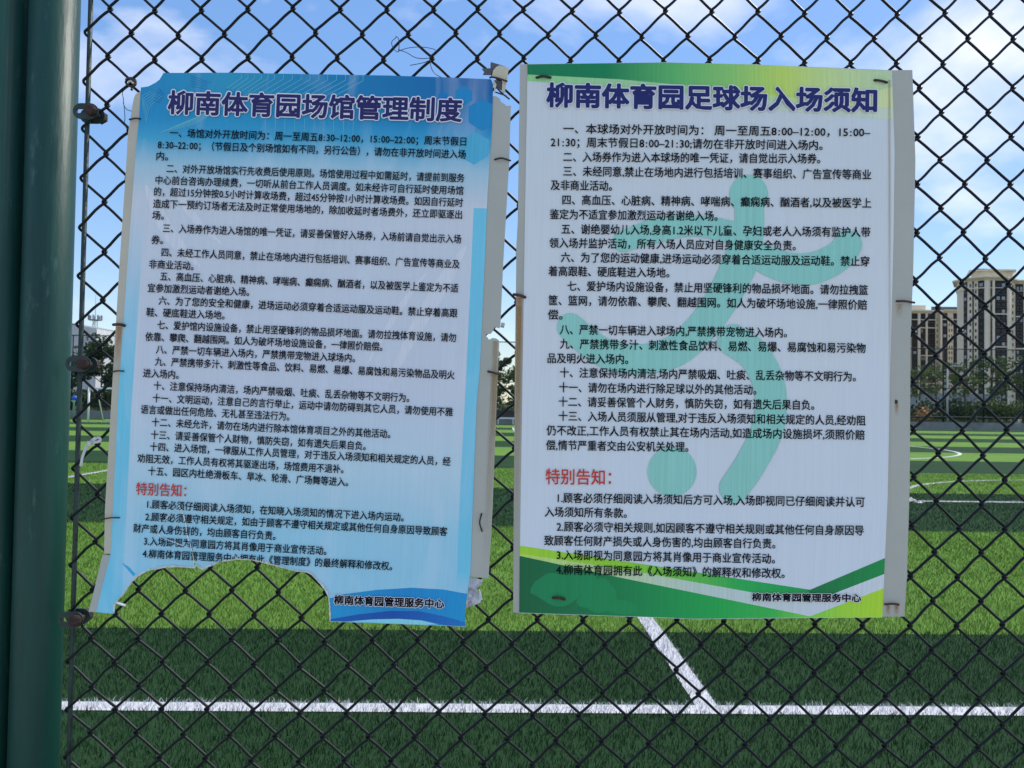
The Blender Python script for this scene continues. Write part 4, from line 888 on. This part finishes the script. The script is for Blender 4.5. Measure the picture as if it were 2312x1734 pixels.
# rough grass verge and hedge mass behind the wall
nn_ = 9000; vy = rng.uniform(58.2, 63, nn_); vx = rng.uniform(-50, 60, nn_); V, Fc = [], []
for k in range(nn_):
    q = FW(vx[k], vy[k], 0); s = random.uniform(.08, .2); hh = random.uniform(.35, .85); dx, dy = random.uniform(-.15, .15), random.uniform(-.15, .15); V += [(q.x - s / 2, q.y, -.05), (q.x + s / 2, q.y + .05, -.05), (q.x + dx, q.y + dy, hh)]; Fc.append((3 * k, 3 * k + 1, 3 * k + 2))
leafobj('verge_grass', V, Fc, rng.random(nn_), LF[2], None, tag=('tall yellow green grass growing behind the low wall', 'grass'), kind='stuff')
cs = [Vector(FW(x, 80 + random.uniform(-2, 2), random.uniform(.6, 2.0))) for x in np.arange(-60, 70, 1.4)]
leafobj('background_hedge', *leaves(cs, [random.uniform(1.0, 1.6) for _ in cs], 9000, .28), LF[0], None, tag=('dark continuous hedge mass far behind the pitch', 'hedge'), kind='stuff')

# lamp post
lp = onY(2139, 950, 62); lt = thing('street_lamp', 'slim white lamp post with short arm behind the far fence', 'street lamp', loc=(lp.x, 62, 0)); LH = 4.7
V, Fc = tube([(lp.x, 62, 0), (lp.x, 62, LH)], [.085, .05], 12); obj('pole', V, Fc, mat('pale_grey_paint', (.5, .53, .54, 1), .4), lt, True)
V, Fc = tube(spline([(lp.x, 62, LH), (lp.x + .25, 61.95, LH + .18), (lp.x + .7, 61.9, LH + .22)], 5), .03, 8); obj('arm', V, Fc, MATS['pale_grey_paint'], lt, True)
V, Fc = box(lp.x + .6, lp.x + 1.1, 61.8, 62.0, LH + .17, LH + .25); obj('lamp_head', V, Fc, MATS['pale_grey_paint'], lt)

# ------------------------------------------------------------------ distant buildings
M_CREAM = mat('cream_render', (.74, .635, .47, 1), .85, .08, .25); M_CREAM2 = mat('pale_trim', (.78, .69, .53, 1), .8, .06, .3)
M_BROWN = mat('brown_and_recess_shade', (.022, .018, .018, 1), .8, .2, .4); M_GLASS = mat('dark_window_glass', (.018, .021, .026, 1), .3, .3, .6, spec=.4); M_GLASSL = mat('pale_window_glass', (.30, .33, .36, 1), .2, .2, .8)
M_BAL = mat('balcony_slab', (.16, .145, .13, 1), .8); M_ROOFG = mat('grey_green_roof', (.10, .13, .11, 1), .8)
def winmesh(w_, h_, lit, dk):
    V, Fc = box(-w_ / 2, w_ / 2, -.07, 0, 0, h_); mi = [0] * 6
    V2, F2 = box(-w_ / 2 + .08, w_ / 2 - .08, -.085, -.07, .08, h_ - .08); n = len(V); return mesh('window', V + V2, Fc + [tuple(i + n for i in f) for f in F2], [M_BROWN if dk else M_CREAM2, M_GLASSL if lit else M_GLASS], midx=mi + [1] * 6)
_wm = {}
def window(par, p, ang, w_, h_, lit, dk=False):
    k = (round(w_, 2), round(h_, 2), lit, dk)
    if k not in _wm: _wm[k] = winmesh(w_, h_, lit, dk)
    o = bpy.data.objects.new('window', _wm[k]); o.location = p; o.rotation_euler = (0, 0, ang); link(o, par)
def facade(par, p0, p1, z0, z1, fl, cols, m_wall):
    """cols: (a, b, kind) in metres from p0"""
    p0, p1 = Vector((p0[0], p0[1], 0)), Vector((p1[0], p1[1], 0)); d = p1 - p0; Lw = d.length; d /= Lw; n = Vector((d.y, -d.x, 0)); ang = math.atan2(d.y, d.x)
    def bx(a, b, o0, o1, za, zb):
        V = [p0 + d * x + n * y + Vector((0, 0, z)) for z in (za, zb) for y in (o1, o0) for x in (a, b)]; return V, [(0, 2, 3, 1), (4, 5, 7, 6), (0, 1, 5, 4), (2, 6, 7, 3), (0, 4, 6, 2), (1, 3, 7, 5)]
    nf = int((z1 - z0) / fl)
    for (a, b, kind) in cols:
        a, b = a * Lw, b * Lw
        if kind == 'pil': obj('pilaster', *bx(a, b, 0, .45, z0, z1), M_CREAM2, par)
        if kind in ('dark', 'balc'):
            obj('panel_and_recess_shade', *bx(a, b, 0, .04, z0, z1), M_BROWN, par)  # brown window columns; behind balconies the dark colour stands in for recess shade
        for f in range(nf):
            zz = z0 + f * fl
            if kind in ('win', 'dark'):
                c = p0 + d * ((a + b) / 2) + n * (.045 if kind == 'dark' else .004); window(par, c + Vector((0, 0, zz + .95)), ang, (b - a) * .62, 1.6, kind == 'dark' and random.random() < .35 or random.random() < .08, kind == 'dark')
            if kind == 'balc':
                obj('balcony', *bx(a, b, .05, .55, zz, zz + (.5 if f % 5 == 0 else .16)), M_CREAM2 if f % 5 == 0 else M_BAL, par)
                for s in (.28, .72): window(par, p0 + d * (a + (b - a) * s) + n * .045 + Vector((0, 0, zz + .7)), ang, (b - a) * .3, 1.7, random.random() < .22, True)
def prism(P, z0, z1):
    n = len(P); V = [(x, y, z0) for x, y in P] + [(x, y, z1) for x, y in P]; return V, [tuple(range(n - 1, -1, -1)), tuple(range(n, 2 * n))] + [(k, (k + 1) % n, n + (k + 1) % n, n + k) for k in range(n)]
def bldg(label, Yd, fl, segs, z_top, back=18, eave=1.1, nm='apartment_tower'):
    """segs: list of (px_left, dY_left, px_right, dY_right, cols)"""
    pts = []
    for s in segs:
        for px, dy in ((s[0], s[1]), (s[2], s[3])):
            p = (at(px, Yd + dy), Yd + dy)
            if not pts or (abs(pts[-1][0] - p[0]) + abs(pts[-1][1] - p[1])) > .05: pts.append(p)
    t = thing(nm, label, 'building', 'apartment towers in the distance', loc=(pts[0][0], Yd, 0))
    yb = Yd + back + 10; poly = pts + [(pts[-1][0], yb), (pts[0][0] * yb / pts[0][1] + .8, yb)]
    obj('wall', *prism(poly, -1, z_top), M_CREAM, t)
    cx = sum(p[0] for p in poly) / len(poly); cy = sum(p[1] for p in poly) / len(poly)
    grow = lambda e: [(x + (e if x > cx else -e), y + (e if y > cy else -e)) for x, y in poly]
    r = obj('roof', *prism(grow(eave * .5), z_top + .01, z_top + .5), M_CREAM2, t); obj('cornice', *prism(grow(eave * 1.3), z_top + .51, z_top + 1.15), M_CREAM2, r)
    obj('cornice', *prism(grow(.35), z_top - 4.2, z_top - 3.8), M_CREAM2, r)
    z = .0
    for s in segs:
        if s[4]: facade(t, (at(s[0], Yd + s[1]), Yd + s[1]), (at(s[2], Yd + s[3]), Yd + s[3]), 0, z_top - .6, fl, s[4], M_CREAM)
    return t, r, poly
q = lambda zx: 2040 + zx / 3.77          # column readings on an enlarged view of the towers
ztop = lambda zy, Yd, px=2200: onY(px, 560 + zy / 3.77, Yd).z
Y1 = 355.0
t1, r1, poly1 = bldg('tall cream apartment tower with dark window columns, right of the green notice', Y1, 2.98, [
    (q(455), 12, q(548), 5, [(0, .45, 'none'), (.62, .95, 'dark')]),
    (q(548), 5, q(690), 0, [(.05, .25, 'win'), (.27, .36, 'dark'), (.38, .58, 'win'), (.62, .98, 'dark')]),
    (q(690), 0, q(900), 0, [(0, .16, 'pil'), (.24, .30, 'dark'), (.31, .40, 'pil'), (.41, .90, 'balc'), (.905, 1, 'pil')]),
    (q(900), 0, q(945), 9, [(.45, .85, 'win')]),
    (q(945), 9, q(1330), 9, [(.02, .2, 'balc'), (.24, .30, 'pil'), (.33, .42, 'win'), (.5, .72, 'balc'), (.8, .9, 'dark')])], ztop(262, Y1))
ph = [(at(q(575), Y1 + 6), Y1 + 6), (at(q(700), Y1 + 3), Y1 + 3), (at(q(930), Y1 + 3), Y1 + 3), (at(q(930), Y1 + 16), Y1 + 16), (at(q(575), Y1 + 16), Y1 + 16)]
obj('penthouse', *prism(ph, ztop(262, Y1) + 1.16, ztop(185, Y1)), M_CREAM, t1)
obj('penthouse_roof', *prism([(x + (-1.6 if k in (0, 4) else .8 if k in (2, 3) else 0), y + (-1.4 if k < 3 else 1)) for k, (x, y) in enumerate(ph)], ztop(185, Y1) + .01, ztop(172, Y1)), M_CREAM2, t1)
obj('roof_parapet', *prism([(at(q(620), Y1 + 8), Y1 + 8), (at(q(760), Y1 + 8), Y1 + 8), (at(q(760), Y1 + 14), Y1 + 14), (at(q(620), Y1 + 14), Y1 + 14)], ztop(172, Y1) + .01, ztop(148, Y1)), M_ROOFG, t1)
Y2 = 420.0
t2, r2, poly2 = bldg('lower cream apartment tower partly hidden by the right edge of the green notice', Y2, 2.98, [
    (q(-330), 4, q(70), 4, [(.3, .4, 'dark'), (.5, .7, 'balc'), (.8, .9, 'dark')]),
    (q(70), 0, q(310), 0, [(0, .2, 'dark'), (.21, .29, 'pil'), (.31, .48, 'balc'), (.49, .55, 'pil'), (.56, .83, 'balc'), (.86, .93, 'win')]),
    (q(310), -3, q(470), -3, [(0, .1, 'pil'), (.11, .4, 'dark'), (.43, .55, 'win'), (.57, .68, 'win'), (.71, 1, 'dark')])], ztop(548, Y2, 2100))
obj('stair_tower', *prism([(at(q(60), Y2 + 3), Y2 + 3), (at(q(187), Y2 + 3), Y2 + 3), (at(q(187), Y2 + 12), Y2 + 12), (at(q(60), Y2 + 12), Y2 + 12)], ztop(548, Y2, 2100) + 1.16, ztop(482, Y2, 2100)), M_CREAM, t2)
obj('roof_parapet', *prism([(at(q(235), Y2 + 3), Y2 + 3), (at(q(465), Y2 + 3), Y2 + 3), (at(q(465), Y2 + 12), Y2 + 12), (at(q(235), Y2 + 12), Y2 + 12)], ztop(548, Y2, 2100) + 1.16, ztop(492, Y2, 2100)), M_ROOFG, t2)
Y3 = 380.0
bldg('cream apartment tower beyond the right picture edge', Y3 + 40, 2.98, [(q(1420), 0, q(1800), 0, [(.05, .3, 'dark'), (.4, .6, 'balc'), (.7, .9, 'dark')])], 58)
# low grey outbuilding behind the trees
ob = thing('low_building', 'low grey building with dark windows behind the lamp post', 'building', loc=(at(2150, 90), 90, 0))
V, Fc = box(at(2120, 90), at(2260, 90), 90, 98, -.1, 3.3); obj('wall', V, Fc, mat('grey_render', (.3, .31, .31, 1), .8, .1, 1), ob)
for k in range(5): V, Fc = box(at(2132 + k * 24, 90), at(2146 + k * 24, 90), 89.93, 90, .8, 2.4); obj('window', V, Fc, M_GLASS, ob)
# corrugated hall at left
Yh = 150.0; hx1 = at(213, Yh); hz = onY(165, 733, Yh).z
hall = thing('corrugated_hall', 'pale grey corrugated metal hall behind the trees at far left', 'building', loc=(hx1, Yh, 0))
V, Fc = [], []; xs = np.arange(hx1 - 30, hx1 + .01, .45)
for k, x in enumerate(xs):
    yy = Yh + (0 if k % 4 in (0, 1) else .22); zt_ = hz - (x - (hx1 - 4)) * .16 if x > hx1 - 4 else hz
    V += [(x, yy, -.1), (x, yy, zt_)]
for k in range(len(xs) - 1): Fc.append((2 * k, 2 * k + 2, 2 * k + 3, 2 * k + 1))
obj('cladding', V, Fc, mat('pale_metal_cladding', (.62, .63, .63, 1), .5, .12, .8, stretch=(1, 1, .2)), hall)
V, Fc = box(hx1 - 30, hx1 - .02, Yh + .25, Yh + 20, -.1, hz - .7); obj('wall', V, Fc, MATS['pale_metal_cladding'], hall)
V, Fc = box(hx1 - 30, hx1 - 4, Yh - .1, Yh + 20, hz + .01, hz + .25); obj('roof', V, Fc, mat('roof_edge', (.3, .31, .33, 1), .6), hall)
# telecom mast
Ym = 260.0; mxx_ = at(210, Ym); mtop = onY(210, 664, Ym).z; mpl = onY(210, 722, Ym).z
ma_ = thing('telecom_mast', 'thin lattice telecom mast with round antenna platform at far left', 'mast', loc=(mxx_, Ym, 0)); M_MAST = mat('mast_steel', (.22, .24, .27, 1), .5)
parts = []
for sx, sy in ((-1, -1), (1, -1), (1, 1), (-1, 1)): parts.append(tube([(mxx_ + sx * 1.6, Ym + sy * 1.6, 0), (mxx_ + sx * .45, Ym + sy * .45, mpl)], .09, 5))
for k in range(14):
    za, zb = mpl * k / 14, mpl * (k + 1) / 14; ra, rb_ = 1.6 - 1.15 * k / 14, 1.6 - 1.15 * (k + 1) / 14; s = 1 if k % 2 else -1
    parts.append(tube([(mxx_ - s * ra, Ym - ra, za), (mxx_ + s * rb_, Ym - rb_, zb)], .05, 4)); parts.append(tube([(mxx_ - ra, Ym + s * ra, za), (mxx_ - rb_, Ym - s * rb_, zb)], .05, 4))
V, Fc = join(parts); obj('lattice', V, Fc, M_MAST, ma_)
V, Fc = join([tube([(mxx_, Ym, mpl - .2), (mxx_, Ym, mpl)], 2.0, 16)] + [box(mxx_ + 2 * math.cos(a) - .18, mxx_ + 2 * math.cos(a) + .18, Ym + 2 * math.sin(a) - .15, Ym + 2 * math.sin(a) + .15, mpl, mpl + 1.5) for a in [k * .7 for k in range(9)]]); obj('platform', V, Fc, M_MAST, ma_)
V, Fc = tube([(mxx_, Ym, mpl), (mxx_, Ym, mtop)], [.12, .04], 6); obj('antenna', V, Fc, M_MAST, ma_)
V, Fc = join([tube([(mxx_, Ym, mpl - 8), (mxx_ + dx, Ym, mpl - 8 + .4), (mxx_ + dx, Ym, mpl - 5.4)], .05, 5) for dx in (-2.2, 1.9)]); obj('side_antenna', V, Fc, M_MAST, ma_)
